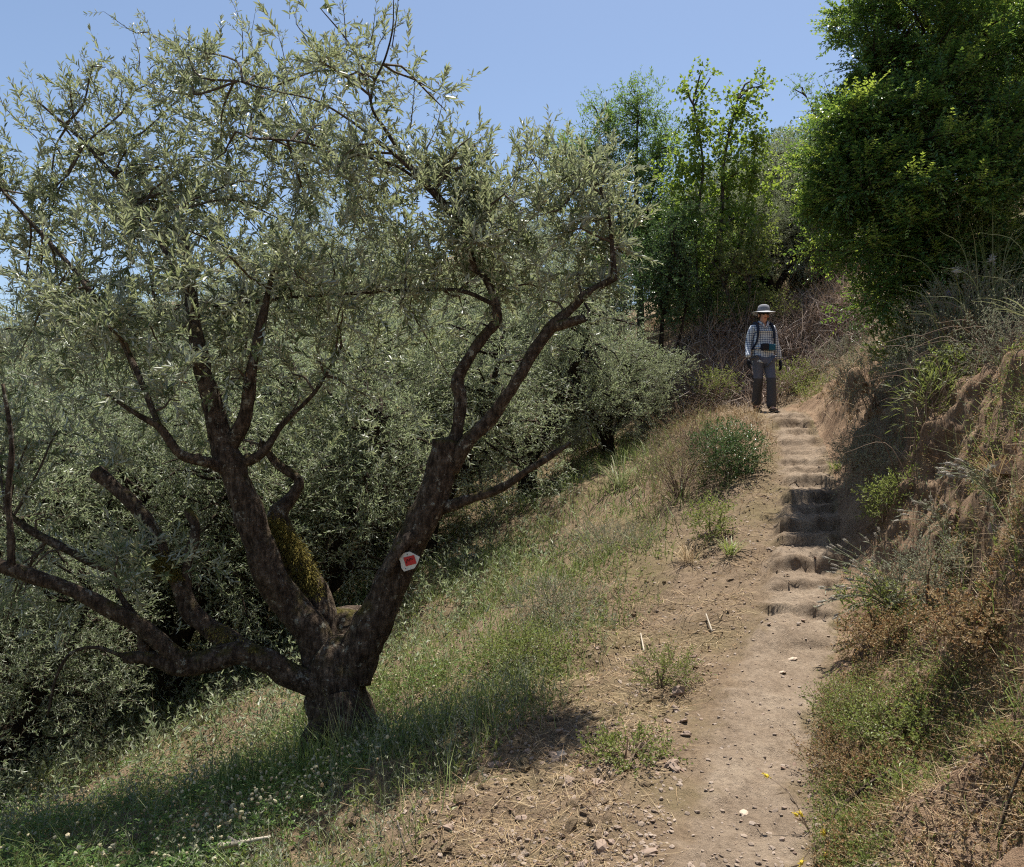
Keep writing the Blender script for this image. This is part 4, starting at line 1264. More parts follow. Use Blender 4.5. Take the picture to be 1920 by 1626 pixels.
def stalk_plant(name, label, cat, px, Y, tips, headmat, head_r, nh, leaf='grey_herb', spread=.05, lift=0.0, group=None, stemr=.0025, foot=None):
    """arching stems that end in small flower heads; tips are photo pixels with depths"""
    if foot:
        Y = hit(px, foot)
        tips = [(a_, b_, Y - .10 - .02 * (i_ % 4)) for i_, (a_, b_, _) in enumerate(tips)]
    x = (px - 960) / F * Y
    b = np.array([x, Y, G(x, Y) + lift])
    t = empty(name, b, label, cat, group)
    sb = MB()
    more = [(tx + rng.normal() * 9, ty + rng.normal() * 9, tY + rng.normal() * .03) for tx, ty, tY in tips for _ in range(2)] if headmat == 'wool' and len(tips) > 1 else []
    for (tx, ty, tY) in list(tips) + more:
        hb = MB()
        e = P(tx, ty, tY) - b
        m = e * .5 + np.array([0, 0, .12 * np.linalg.norm(e)]) + rng.normal(size=3) * .01
        p, _ = add_tube(sb, [(0, 0, -.02), m, e], [stemr, stemr * .8, stemr * .5], 4, 0, step=.05, cap=False)
        d = unit(p[-1] - p[-2])
        ln = max(spread * 1.6, head_r * 1.6)
        q, _ = add_tube(hb, [e - d * ln, e - d * ln * .5, e], [head_r * .8, head_r * 1.1, head_r * .6], 7, 0, .55, .006, 4, freq=60)
        m_ = nh * 9
        kk = rng.integers(0, len(q), m_)
        dd = unit(rand_dirs(m_) + d * .5)
        add_leaves(hb, q[kk] + dd * head_r * .5, dd, rand_dirs(m_), rng.uniform(.8, 1.7, m_) * head_r * 1.3, np.full(m_, head_r * .5), 0, kite=True)
        k = rng.integers(0, len(p), 8)
        add_leaves(sb, p[k], rand_dirs(8) + d, rand_dirs(8), rng.uniform(.03, .06, 8), np.full(8, .007), 1, kite=True)
        hb.build('flower_head', M[headmat], t)
    sb.build('stems', [M[leaf], M[leaf]], t)
    return t


stalk_plant('woolly_plant', 'plant with many woolly white flower spikes leaning over the lowest steps', 'plant', 1680, 5.25,
            [(1545, 1045, 5.2), (1560, 1065, 5.15), (1600, 1050, 5.2), (1625, 1065, 5.2), (1655, 1085, 5.2), (1690, 1085, 5.2), (1550, 1105, 5.1), (1575, 1100, 5.1), (1590, 1085, 5.1), (1540, 1128, 5.1), (1560, 1125, 5.1), (1635, 1050, 5.3), (1640, 1000, 5.5), (1570, 1022, 5.4), (1565, 1155, 5.0)],
            'wool', .0055, 7, spread=.022, foot=1150)
stalk_plant('woolly_plant', 'woolly white flower spikes growing from the middle of the bare bank', 'plant', 1775, 5.4, [(1712, 940, 5.3), (1735, 938, 5.3), (1740, 955, 5.3), (1772, 950, 5.4), (1690, 965, 5.4)], 'wool', .006, 7, spread=.024, foot=1010)
stalk_plant('woolly_plant', 'long woolly white flower stem arching out from the right end of the bank', 'plant', 1870, 5.1, [(1760, 878, 4.9), (1785, 872, 4.9), (1800, 885, 4.9), (1850, 882, 5.0), (1770, 890, 4.9)], 'wool', .0065, 7, spread=.026, foot=950)
stalk_plant('yellow_flower', 'thin yellow flower stem leaning over the path near the bottom', 'flower', 1515, 3.3, [(1433, 1452, 3.4), (1490, 1525, 3.3), (1500, 1522, 3.3)], 'yellow', .006, 4, 'dead', .012)
stalk_plant('yellow_flower', 'yellow flower stem at the very bottom edge right of the path', 'flower', 1560, 3.1, [(1542, 1558, 3.1), (1500, 1622, 3.05), (1548, 1605, 3.05), (1570, 1590, 3.1)], 'yellow', .006, 4, 'dead', .012)
stalk_plant('purple_flower', 'small purple flower below the huge tree on the bank', 'flower', 1775, 7.6, [(1778, 548, 7.6), (1783, 552, 7.6)], 'violet', .012, 4, 'herb', .012)
stalk_plant('dandelion_clock', 'pale dandelion clock on a thin stalk in front of the huge tree', 'flower', 1800, 7.0, [(1793, 505, 7.0)], 'wool', .02, 3, 'herb', .012)
stalk_plant('dandelion_clock', 'pale dandelion clock nearest the right edge, highest on the bank', 'flower', 1870, 7.0, [(1860, 484, 7.0)], 'wool', .02, 3, 'herb', .012)
stalk_plant('purple_flower', 'purple flower among the clover at the bottom left', 'flower', 305, 4.7, [(305, 1560, 4.65), (309, 1556, 4.65)], 'violet', .008, 3, 'herb', .01)
stalk_plant('white_flower', 'white open flower among the clover, left of the purple one', 'flower', 212, 4.7, [(212, 1582, 4.65), (217, 1578, 4.65)], 'white_petal', .008, 3, 'herb', .01)
stalk_plant('white_flower', 'white open flower in the clover, above and left of the purple one', 'flower', 262, 4.9, [(260, 1546, 4.85)], 'white_petal', .009, 3, 'herb', .01)


def strap_plant(label, px, Y, n, L, mat, lift=0, name='tussock', up=.6, cat='plant', droop=-.5, lean=(0, 0, 0), w=.006):
    x = (px - 960) / F * Y
    b = np.array([x, Y, G(x, Y) + lift])
    t = empty(name, b, label, cat)
    mb = MB()
    D = unit(rand_dirs(n) * [1, 1, .5] + [0, 0, up] + np.array(lean))
    O = rng.normal(size=(n, 3)) * [.03, .03, 0]
    for o_, d_ in zip(O, D):
        l = L * rng.uniform(.6, 1.2)
        pts = [o_, o_ + d_ * l * .5, o_ + d_ * l * .85 + np.array([0, 0, droop * l * .25]), o_ + d_ * l * 1.05 + np.array([0, 0, droop * l * .6])]
        q = catmull(pts, l / 8)
        s = unit(np.cross(d_, [0, 0, 1.0])) * w * .5
        wv = np.sin(np.linspace(.5, 3.14, len(q)))[:, None]
        v = np.stack([q - s * wv, q + s * wv], 1).reshape(-1, 3)
        i = np.arange(len(q) - 1) * 2
        mb.add(v, np.stack([i, i + 1, i + 3, i + 2], 1))
    mb.build('blades', M[mat], t)
    return t


strap_plant('pale spiky tussock with strap leaves at the right edge of the bare bank', 1935, 4.6, 16, .32, 'pale_grass', .2, w=.012, lean=(-.4, 0, 0))
strap_plant('tall green grass tuft at the foot of the gnarled trunk', 600, 4.85, 60, .42, 'grass', up=1.4, droop=-.3, w=.007)
strap_plant('tall seeding grass stems in front of the gnarled trunk', 650, 4.8, 34, .5, 'pale_grass', up=2.4, droop=-.15, w=.005)
strap_plant('arching pale grass tuft in the meadow left of the gnarled trunk', 395, 4.9, 26, .36, 'pale_grass', up=1.0, w=.005)
strap_plant('loose straw tuft on the slope edge below the dark green bush', 1290, 7.0, 60, .3, 'straw', up=.8, w=.005)
strap_plant('sunlit green tussock by the left edge of the steps', 1370, 6.9, 50, .26, 'herb', up=1.0, w=.008)
strap_plant('drooping pale fronds in the shade left of the knoll', 1160, 10.2, 50, .6, 'pale_grass', up=.9, w=.012)
strap_plant('reddish dry grass tuft on the bank near the right edge', 1880, 4.2, 60, .3, 'rust_leaf', up=.8, w=.004)
strap_plant('grass seedlings at the foot of the bank by the upper steps', 1568, 8.6, 50, .18, 'herb', up=1.2, w=.006)

# wiry arching stems over the right bank
for (lab, px, Y, n, mat, seed) in [('wiry pale broom stems arching over the bank at the right edge', 1850, 6.8, 46, 'pale_grass', 1), ('tangle of dry silver stems lying over the bank top', 1800, 6.4, 60, 'dead', 2)]:
    x = (px - 960) / F * Y
    b = np.array([x, Y, G(x, Y)])
    t = empty('wiry_bush', b, lab, 'bush')
    mb = MB()
    for i in range(n):
        h = rng.uniform(.5, 1.25) if seed == 1 else rng.uniform(.2, .5)
        d = np.array([np.clip(rng.normal() * .3 - .05, -.4, .35), np.clip(rng.normal() * .25 - .05, -.3, .3), h])
        o_ = np.array([rng.normal() * .3, rng.normal() * .2, 0])
        o_[2] = G(b[0] + o_[0], b[1] + o_[1]) - b[2]
        m = o_ + d * .55 + [0, 0, .15]
        e = o_ + d * [1.5, 1.5, .85]
        add_tube(mb, [o_, m, e], [.004, .003, .001], 4, 0, step=.07, cap=False)
    mb.build('stems', M[mat], t)

# ------------------------------------------------------------------ ground cover nobody could count
def scatter(n, x0, x1, y0, y1, dens, pw=True):
    x, y = ground_pts(n, x0, x1, y0, y1, pw)
    k = rng.random(n) < dens(x, y)
    return x[k], y[k]


def on_ground(x, y, dz=0.0):
    return np.stack([x, y, H(x, y) + dz], -1)


def stuff(name, mb, mats, label=None):
    return tag(mb.build(name, mats), label, None, None, 'stuff')


def patchy(x, y, s, seed, a=-.15, b=.25):
    return sstep(a, b, fbm(x * s, y * s, 0, 3, seed))


# meadow grass on the slope and under the trees
def d_grass(x, y):
    L, R = LR(x, y)
    far = sstep(.9, 1.7, L + .5 * fbm(x * .9, y * .9, 0, 2, 5)) * (.25 + .75 * patchy(x, y, 1.3, 301))
    right = sstep(.3, 1.0, R) * (1 - sstep(1.0, 1.5, R)) * .12 + sstep(1.9, 2.4, R) * .55
    knoll = sstep(.35, .8, L) * sstep(6, 8, y) * .4 * patchy(x, y, 1.6, 302)
    return np.clip(far + right + knoll, 0, 1)


g = MB()
x, y = scatter(230000, -14, 9, 2.6, 24, d_grass)
n = len(x)
O = on_ground(x, y, -.01)
Lg = rng.uniform(.06, .22, n) * (1 + .6 * patchy(x, y, .9, 303)) * (1 + .03 * y)
add_blades(g, O, rng.normal(size=(n, 3)) * .38 + [0, 0, 1], Lg, np.maximum(.004, .0009 * y) * rng.uniform(.7, 1.3, n), rng.normal(size=(n, 3)) * [.3, .3, .1] - [0, 0, .22])
x, y = scatter(16000, -8, 6, 3.0, 14, d_grass)
n = len(x)
add_blades(g, on_ground(x, y, -.01), rng.normal(size=(n, 3)) * .25 + [0, 0, 1], rng.uniform(.2, .42, n), np.maximum(.003, .0007 * y), rng.normal(size=(n, 3)) * [.3, .3, .1] - [0, 0, .18], 1)
n = 1500
x, y = base[0] + rng.normal(size=n) * .38 + .05, base[1] - .12 - np.abs(rng.normal(size=n)) * .28
add_blades(g, on_ground(x, y, -.01), rng.normal(size=(n, 3)) * .22 + [0, 0, 1], rng.uniform(.15, .5, n), rng.uniform(.0035, .006, n), rng.normal(size=(n, 3)) * [.3, .3, .1] - [0, 0, .15])
stuff('green_grass', g, [M['grass'], M['pale_grass']])

# low broad leaved weeds
w = MB()
x, y = scatter(34000, -9, 8, 2.8, 18, lambda x, y: .9 * d_grass(x, y))
n = len(x)
add_sprigs(w, on_ground(x, y), rng.normal(size=(n, 3)) * .5 + [0, 0, 1], rng.uniform(.05, .16, n) * (1 + .04 * y), 3, .034, .42, 52, 0, 0, .001, .15, True)
x, y = scatter(16000, -6, 5, 3.2, 13, lambda x, y: d_grass(x, y) * patchy(x, y, .8, 311, -.1, .15))
n = len(x)
add_sprigs(w, on_ground(x, y), rng.normal(size=(n, 3)) * .4 + [0, 0, 1], rng.uniform(.12, .32, n), 5, .028, .3, 45, 1, 1, .0012, .12, True)
stuff('low_weeds', w, [M['herb'], M['grey_herb']])

# shaded undergrowth beneath the grove
u_ = MB()
x, y = scatter(26000, -22, 3, 6.0, 26, lambda x, y: sstep(2.2, 3.6, LR(x, y)[0]) * (.3 + .7 * patchy(x, y, .6, 320)))
n = len(x)
add_sprigs(u_, on_ground(x, y), rng.normal(size=(n, 3)) * .5 + [0, 0, 1], rng.uniform(.2, .6, n), 5, .07, .3, 45, 0, 1, .002, .15, True)
stuff('undergrowth', u_, [M['olive_leaf_far'], M['twig']])

# clover meadow
c_ = MB()


def d_clover(x, y):
    L, R = LR(x, y)
    return sstep(1.5, 2.3, L + .4 * fbm(x, y, 0, 2, 6)) * (1 - sstep(5.6, 6.8, y)) * (.35 + .65 * patchy(x, y, 1.8, 330, -.3, .1))


x, y = scatter(30000, -5.5, .6, 3.0, 7, d_clover)
n = len(x)
O = on_ground(x, y, 0) + np.stack([np.zeros(n), np.zeros(n), rng.uniform(.03, .14, n)], -1)
a0 = rng.uniform(0, 6.28, n)
for k in range(3):
    a = a0 + k * 2.1
    d = np.stack([np.cos(a), np.sin(a), rng.uniform(-.1, .5, n)], -1)
    add_leaves(c_, O, d, np.tile([0, 0, 1.0], (n, 1)) + rng.normal(size=(n, 3)) * .3, rng.uniform(.012, .022, n), rng.uniform(.009, .015, n), 0, kite=True, wpos=.6)
x, y = scatter(5200, -5.5, -.4, 3.0, 7.5, lambda x, y: d_clover(x, y) * (.25 + .75 * patchy(x, y, 1.1, 331)))
n = len(x)
hz = rng.uniform(.11, .21, n)
O = on_ground(x, y)
T = O + np.stack([rng.normal(size=n) * .02, rng.normal(size=n) * .02, hz], -1)
add_stones(c_, T, rng.uniform(.006, .0115, n), 1, 1.05)
kk = np.repeat(np.arange(n), 7)
add_leaves(c_, T[kk], rand_dirs(len(kk)) + [0, 0, .3], rand_dirs(len(kk)), rng.uniform(.008, .012, len(kk)), np.full(len(kk), .004), 1, kite=True)
add_blades(c_, O, T - O, hz * 1.03, np.full(n, .0022), np.zeros((n, 3)), 2)
stuff('clover', c_, [M['clover'], M['clover_head'], M['grass']])

# straw and dry stalks on the slope, verge and bank
s_ = MB()


def d_straw(x, y):
    L, R = LR(x, y)
    left = sstep(.02, .25, L) * (1 - .7 * sstep(1.5, 2.6, L)) * (.25 + .75 * patchy(x, y, 1.4, 340, -.2, .2))
    return np.clip(left + sstep(.1, .4, R) * (1 - sstep(3.5, 5, R)) * (.12 + .8 * sstep(1.5, 2.2, R) + .5 * sstep(9.5, 11, y) + 1.0 * (1 - sstep(4.2, 5.2, y))), 0, 1)


x, y = scatter(120000, -3.5, 8, 2.6, 17, d_straw)
n = len(x)
D = rng.normal(size=(n, 3)) * [1, 1, .25] + [0, 0, .12]
add_blades(s_, on_ground(x, y, .006), D, rng.uniform(.03, .14, n) * (1 + .05 * y), np.maximum(.0022, .0007 * y) * rng.uniform(.6, 1.3, n), rng.normal(size=(n, 3)) * [.4, .4, .12])
x, y = scatter(16000, -3, 8, 2.8, 17, lambda x, y: d_straw(x, y) * patchy(x, y, 1.1, 341, .0, .25))
n = len(x)
add_blades(s_, on_ground(x, y, -.01), rng.normal(size=(n, 3)) * .5 + [0, 0, 1], rng.uniform(.08, .24, n), np.maximum(.0022, .0007 * y), rng.normal(size=(n, 3)) * [.4, .4, .1] - [0, 0, .3])
# tawny grass on the knoll beside the hiker
x, y = scatter(9000, 1.5, 6, 9.0, 13.6, lambda x, y: sstep(.0, .2, LR(x, y)[0]) * (1 - sstep(1.2, 2.0, LR(x, y)[0])) + .6 * sstep(.1, .3, LR(x, y)[1]) * (1 - sstep(1.0, 1.6, LR(x, y)[1])))
n = len(x)
add_blades(s_, on_ground(x, y, -.01), rng.normal(size=(n, 3)) * .4 + [0, 0, 1], rng.uniform(.08, .26, n), np.full(n, .007), rng.normal(size=(n, 3)) * [.4, .4, .1] - [0, 0, .2])
x, y = scatter(12000, 3.2, 9, 13.5, 21, lambda x, y: sstep(14.6, 15.6, y) * patchy(x, y, .9, 345, -.3, .1), False)
n = len(x)
add_blades(s_, on_ground(x, y, -.01), rng.normal(size=(n, 3)) * .45 + [0, 0, 1], rng.uniform(.15, .4, n), np.full(n, .012), rng.normal(size=(n, 3)) * [.4, .4, .1] - [0, 0, .3])
stuff('dry_straw', s_, [M['straw']])

# dead twigs and fine roots on the cut bank and the brushy bank behind the hiker
d_ = MB()


def d_bank(x, y):
    L, R = LR(x, y)
    a = sstep(.25, .6, R) * (1 - sstep(1.9, 2.6, R)) * (1 - sstep(12, 13, y)) * (.08 + .6 * patchy(x, y, 1.7, 350, 0, .3))
    b = sstep(13.2, 13.6, y) * (1 - sstep(15.8, 16.6, y)) * sstep(1.8, 2.8, x) * (1 - sstep(5.6, 7.0, x)) * (.35 + .65 * patchy(x, y, 1.1, 355, -.25, .1))
    return np.clip(a + b * 1.0, 0, 1)


x, y = scatter(64000, .8, 9, 2.4, 17, d_bank)
n = len(x)
D = rng.normal(size=(n, 3)) * [.8, .6, .8] + np.array([-.25, -.3, -.35])
add_blades(d_, on_ground(x, y, .012), D, rng.uniform(.03, .16, n) * (1 + .03 * y), np.maximum(.0025, .0007 * y) * rng.uniform(.6, 1.4, n), rng.normal(size=(n, 3)) * .35 - [0, 0, .25])
x, y = scatter(34000, 1.6, 9, 12.9, 16.8, d_bank, False)
n = len(x)
add_blades(d_, on_ground(x, y, .0), rng.normal(size=(n, 3)) * [.8, .8, .7] + [0, -.7, .35], rng.uniform(.15, .6, n), rng.uniform(.006, .018, n), rng.normal(size=(n, 3)) * .5 - [0, 0, .25], 1)
stuff('dead_brush', d_, [M['root'], M['brush']])

l_ = MB()
x, y = scatter(40000, -2.5, 9, 2.4, 16, lambda x, y: np.clip(d_bank(x, y) * .8 + d_straw(x, y) * .5 + .7 * (LR(x, y)[1] > .2) * (y < 5.2), 0, 1))
n = len(x)
add_leaves(l_, on_ground(x, y, .008), rng.normal(size=(n, 3)) * [1, 1, .4], rng.normal(size=(n, 3)) * .5 + [0, 0, 1], rng.uniform(.012, .04, n), rng.uniform(.006, .018, n), 0, kite=True)
stuff('leaf_litter', l_, [M['dead']])
r_ = MB()
x, y = scatter(42000, .9, 4.2, 2.4, 7.5, lambda x, y: sstep(.01, .1, LR(x, y)[1]) * (1 - sstep(.9, 1.5, LR(x, y)[1])) * (.15 + .85 * patchy(x, y, 2.2, 360)) * (.3 + .7 * (1 - sstep(4.8, 5.6, y))))
n = len(x)
add_sprigs(r_, on_ground(x, y), rng.normal(size=(n, 3)) * .5 + [0, 0, 1], rng.uniform(.03, .1, n), 3, .015, .6, 55, 0, 1, .0008, .1, True)
x, y = scatter(30000, .9, 4.2, 2.4, 7, lambda x, y: sstep(.0, .15, LR(x, y)[1]) * (1 - sstep(1.0, 1.6, LR(x, y)[1])) * patchy(x, y, 2.0, 361, -.1, .2) * (.2 + .8 * (1 - sstep(4.8, 5.6, y))))
n = len(x)
add_sprigs(r_, on_ground(x, y), rng.normal(size=(n, 3)) * .5 + [0, 0, 1], rng.uniform(.03, .11, n), 3, .016, .5, 50, 1, 1, .0008, .1, True)
stuff('rusty_groundcover', r_, [M['rust_leaf'], M['herb']])

# gravel on and beside the path
v_ = MB()


def d_gravel(x, y):
    L, R = LR(x, y)
    side = sstep(-.0, .1, L) * (1 - sstep(.9, 1.7, L + .3 * fbm(x * 2, y * 2, 0, 2, 7))) * (.35 + .65 * patchy(x, y, 1.9, 370, -.1, .2))
    on = (L <= 0) * (R <= 0) * .22
    return np.clip(side + on + (R > 0) * (R < .4) * .2 + .5 * d_bank(x, y) * (y < 8) * .5, 0, 1)


x, y = scatter(60000, -2.2, 4.5, 2.4, 9, d_gravel)
n = len(x)
sz = .003 + .013 * rng.random(n) ** 3.0
add_stones(v_, on_ground(x, y) + np.array([0, 0, 1]) * (sz * .15)[:, None], sz)
stuff('gravel', v_, [M['stone']])

# earth clods thrown down the slope
k_ = MB()
x, y = scatter(7000, -2.5, 4, 2.6, 11, lambda x, y: sstep(.1, .4, LR(x, y)[0]) * (1 - sstep(1.6, 2.4, LR(x, y)[0])) * patchy(x, y, 1.5, 380, 0, .2))
n = len(x)
sz = .006 + .03 * rng.random(n) ** 3
add_stones(k_, on_ground(x, y), sz, 0, .7)
stuff('soil_clods', k_, [M['hill']])

# ------------------------------------------------------------------ single stones, sticks, a brick
def stone_thing(label, px, Y, s, mat='stone', flat=.6, group=None):
    x = (px - 960) / F * Y
    b = np.array([x, Y, G(x, Y) + s * flat * .3])
    mb = MB()
    add_stones(mb, np.zeros((1, 3)), np.array([s]), 0, flat, ICO2)
    o = mb.build('stone', M[mat], None, False)
    o.location = b
    return tag(o, label, 'stone', group)


stone_thing('flat pale stone on the path just below the lowest step', 1482, hit(1482, 1238), .035, 'pale_stone', .3)
stone_thing('thin pale chip of stone lying in the middle of the path', 1463, hit(1463, 1262), .025, 'pale_stone', .3)
stone_thing('brown cube shaped stone at the left edge of the path beside the pale tuft', 1268, hit(1268, 1305), .045, 'stone', .9)
stone_thing('large light brown stone half sunk in the slope left of the path', 1052, hit(1052, 1422), .045, 'pale_stone', .6)
stone_thing('small pointed stone on the bare path near the bottom', 1390, hit(1390, 1530), .02, 'pale_stone', .5)
stone_thing('grey stone embedded high in the bare bank face', 1862, hit(1862, 1010), .05, 'stone', .7)
ST = 'loose fist sized brown stone among the gravel left of the path'
for i in range(26):
    Y = random.uniform(3.1, 4.6)
    xx = path_x(Y) - half_w(Y) - random.uniform(.1, 1.2)
    stone_thing(ST, xx / Y * F + 960, Y, random.uniform(.018, .034), 'stone', random.uniform(.45, .8), 'loose stones in the gravel')


def stick(label, pts, rad, mat, forks=()):
    b = np.array(pts[0], float)
    mb = MB()
    add_tube(mb, [np.array(p) - b for p in pts], rad, 7, 0, .12, .03, 5)
    for q, r in forks:
        add_tube(mb, [np.array(p) - b for p in q], r, 6, 0, .1, .03, 6)
    o = mb.build('stick', M[mat], None, True)
    o.location = b
    return tag(o, label, 'stick')


def gp(px, py, dz=.02):
    Y = hit(px, py)
    x = (px - 960) / F * Y
    return np.array([x, Y, G(x, Y) + dz])


M['pale_wood'] = mat_plain('bleached_wood', (.36, .31, .24), .85, .2)
stick('bleached forked stick lying in the clover at the bottom left', [gp(418, 1636, .10), gp(452, 1632, .11), gp(512, 1622, .12)], [.014, .012, .006], 'pale_wood', [([gp(450, 1632, .11), gp(434, 1622, .12)], [.01, .005])])
stick('dark dead branch lying in the weeds right of the path at the bottom', [gp(1545, 1556, .04), gp(1590, 1530, .07), gp(1630, 1512, .09), gp(1672, 1494, .08)], [.005, .007, .006, .004], 'olive_bark')
stick('thin grey stick on the dug soil left of the steps', [gp(1206, 1228, .02), gp(1200, 1196, .03)], [.006, .005], 'pale_wood')
stick('short pale stick on the slope beside the lowest step', [gp(1333, 1190, .02), gp(1322, 1164, .04)], [.007, .005], 'pale_wood')
stick('thin dead twig rising from the bank in the bottom right corner', [gp(1860, 1580, .0), gp(1860, 1580, .15) + [.05, 0, 0], gp(1860, 1580, .33) + [.13, 0, 0]], [.006, .005, .003], 'olive_bark')
stick('bleached bent twig standing in the soil at the bottom centre', [gp(765, 1600, 0), gp(765, 1600, .06) - [.02, 0, 0], gp(765, 1600, .13) - [.04, 0, 0]], [.003, .003, .002], 'pale_wood')

# hollow brick stuck in the bank
bx = P(1893, 876, hit(1893, 876))
brick = None
bm = bmesh.new()
bmesh.ops.create_cube(bm, size=1)
bmesh.ops.scale(bm, vec=(.12, .12, .07), verts=bm.verts)
front = min(bm.faces, key=lambda f: f.calc_center_median().y)
cuts = bmesh.ops.subdivide_edges(bm, edges=[e for e in front.edges if abs(e.verts[0].co.z - e.verts[1].co.z) < 1e-4], cuts=4)
for f in [f for f in bm.faces if f.calc_center_median().y < -.059]:
    pass
fr = sorted([f for f in bm.faces if f.calc_center_median().y < -.059], key=lambda f: f.calc_center_median().x)
hol = [fr[1], fr[3]] if len(fr) >= 5 else fr[:1]
r = bmesh.ops.inset_individual(bm, faces=hol, thickness=.008)
for f in hol:
    bmesh.ops.translate(bm, vec=(0, .07, 0), verts=f.verts)
me = bpy.data.meshes.new('hollow_brick')
bm.to_mesh(me); bm.free()
me.materials.append(mat_plain('old_brick', (.27, .185, .125), .95, .1))
brick = link('hollow_brick', me)
brick.location = bx + np.array([.03, .045, -.01])
brick.rotation_euler = (0, .15, .35)
tag(brick, 'weathered hollow brick with two holes sticking out of the bare bank', 'brick')

# ------------------------------------------------------------------ the hiker
def skin_mesh(name, vs, es, mat, parent, sub=2, mats=None, pick=None, post=None):
    me = bpy.data.meshes.new(name)
    me.from_pydata([v[:3] for v in vs], es, [])
    o = bpy.data.objects.new(name, me)
    COL.objects.link(o)
    md = o.modifiers.new('skin', 'SKIN')
    md.use_smooth_shade = True
    md.branch_smoothing = .3
    for i, v in enumerate(vs):
        sv = me.skin_vertices[0].data[i]
        sv.radius = (v[3], v[4] if len(v) > 4 else v[3])
        sv.use_root = (i == 0)
    sm = o.modifiers.new('sub', 'SUBSURF')
    sm.levels = sm.render_levels = sub
    dg = bpy.context.evaluated_depsgraph_get()
    dg.update()
    nm = bpy.data.meshes.new_from_object(o.evaluated_get(dg))
    bpy.data.objects.remove(o)
    nm.name = name
    nm.materials.clear()
    for m in (mats or [mat]):
        nm.materials.append(m)
    for p in nm.polygons:
        p.use_smooth = True
        if pick:
            p.material_index = pick(p.center)
    if post:
        post(nm)
    return link(name, nm, parent)


def mat_plaid():
    m, nt, b, o = newmat('plaid_cotton')
    tc = nt.nodes.new('ShaderNodeTexCoord').outputs['Object']
    sx = nt.nodes.new('ShaderNodeSeparateXYZ')
    nt.links.new(tc, sx.inputs[0])

    def band(out, period, lo, ph=0.0, p0=.52, p1=.62, tint=(.12, .15, .24)):
        mu = nt.nodes.new('ShaderNodeMath'); mu.operation = 'MULTIPLY_ADD'
        mu.inputs[1].default_value = 1 / period; mu.inputs[2].default_value = ph
        nt.links.new(out, mu.inputs[0])
        fr = nt.nodes.new('ShaderNodeMath'); fr.operation = 'FRACT'
        nt.links.new(mu.outputs[0], fr.inputs[0])
        r = ramp(nt, [(1, 1, 1), tint, (1, 1, 1)], [.0, p0, p1], 'CONSTANT')
        nt.links.new(fr.outputs[0], r.inputs[0])
        return r.outputs[0]
    a = band(sx.outputs[0], .036, 0, .1, .55, .82, (.26, .30, .42))
    c = band(sx.outputs[2], .036, 0, .3, .55, .82, (.26, .30, .42))
    x1 = mixc(nt, 1.0, a, c, 'MULTIPLY')
    x2 = mixc(nt, 1.0, x1, (.72, .75, .77), 'MULTIPLY')
    nt.links.new(x2, b.inputs['Base Color'])
    b.inputs['Roughness'].default_value = .9
    b.inputs['Specular IOR Level'].default_value = .15
    return m


M['plaid'] = mat_plaid()
M['skin'] = mat_plain('skin', (.62, .33, .22), .5, .35)
M['trouser'] = mat_plain('grey_blue_cloth', (.12, .125, .16), .85, .2)
M['trouser_low'] = mat_plain('dark_grey_cloth', (.075, .068, .068), .85, .2)
M['hat'] = mat_plain('grey_hat_cloth', (.20, .20, .22), .85, .2)
M['hat_brim'] = mat_plain('pale_grey_hat_cloth', (.34, .34, .34), .85, .2)
M['navy'] = mat_plain('navy_webbing', (.018, .024, .045), .7, .3)
M['teal'] = mat_plain('teal_cloth', (.012, .10, .16), .6, .3)
M['boot'] = mat_plain('brown_suede', (.10, .06, .04), .85, .2)
M['sole'] = mat_plain('rubber', (.03, .027, .025), .8, .3)
M['glove'] = mat_plain('black_glove', (.014, .014, .018), .7, .3)
M['lens'] = mat_plain('dark_lens', (.01, .008, .008), .1, .5)
M['lip'] = mat_plain('lip', (.40, .12, .09), .5, .3)
M['hair'] = mat_plain('brown_hair', (.07, .045, .03), .7, .3)

hx, hy = (1432 - 960) / F * 12.3, 12.3
hz = G(hx, hy)
hiker = empty('person', (hx, hy, hz), 'hiker in grey hat, plaid shirt and dark trousers walking down the path', 'person')
hiker.scale = (.955,) * 3
hiker.rotation_euler = (0, 0, .10)
zf = [G(hx + .06, hy - .26) - hz, G(hx - .08, hy + .14) - hz]
# joints: image right leg steps forward and down
BODY = [(0, .0, .92, .135, .10), (0, 0, 1.04, .125, .09), (0, .0, 1.20, .145, .10), (0, .01, 1.32, .12, .085), (0, .0, 1.40, .05, .05), (0, -.025, 1.455, .058, .062), (0, -.04, 1.525, .074, .088), (0, -.035, 1.59, .066, .078),
        (.17, .01, 1.335, .055, .055), (.228, .035, 1.09, .038, .038), (.285, .035, .86, .03, .027), (-.17, .01, 1.335, .055, .055), (-.228, .03, 1.09, .038, .038), (-.282, -.09, .87, .03, .027),
        (.085, -.01, .84, .085, .085), (.085, -.13, .46, .058, .058), (.06, -.17, .08 + zf[0], .042, .042), (.064, -.30, .04 + zf[0], .04, .03),
        (-.085, -.01, .84, .085, .085), (-.085, -.02, .48, .058, .058), (-.066, .14, .10 + zf[1], .042, .042), (-.07, .02, .04 + zf[1], .04, .03),
        (0, -.125, 1.515, .013, .013)]
BE = [(0, 1), (1, 2), (2, 3), (3, 4), (4, 5), (5, 6), (6, 7), (3, 8), (8, 9), (9, 10), (3, 11), (11, 12), (12, 13), (0, 14), (14, 15), (15, 16), (16, 17), (0, 18), (18, 19), (19, 20), (20, 21), (6, 22)]
skin_mesh('body', BODY, BE, M['skin'], hiker)
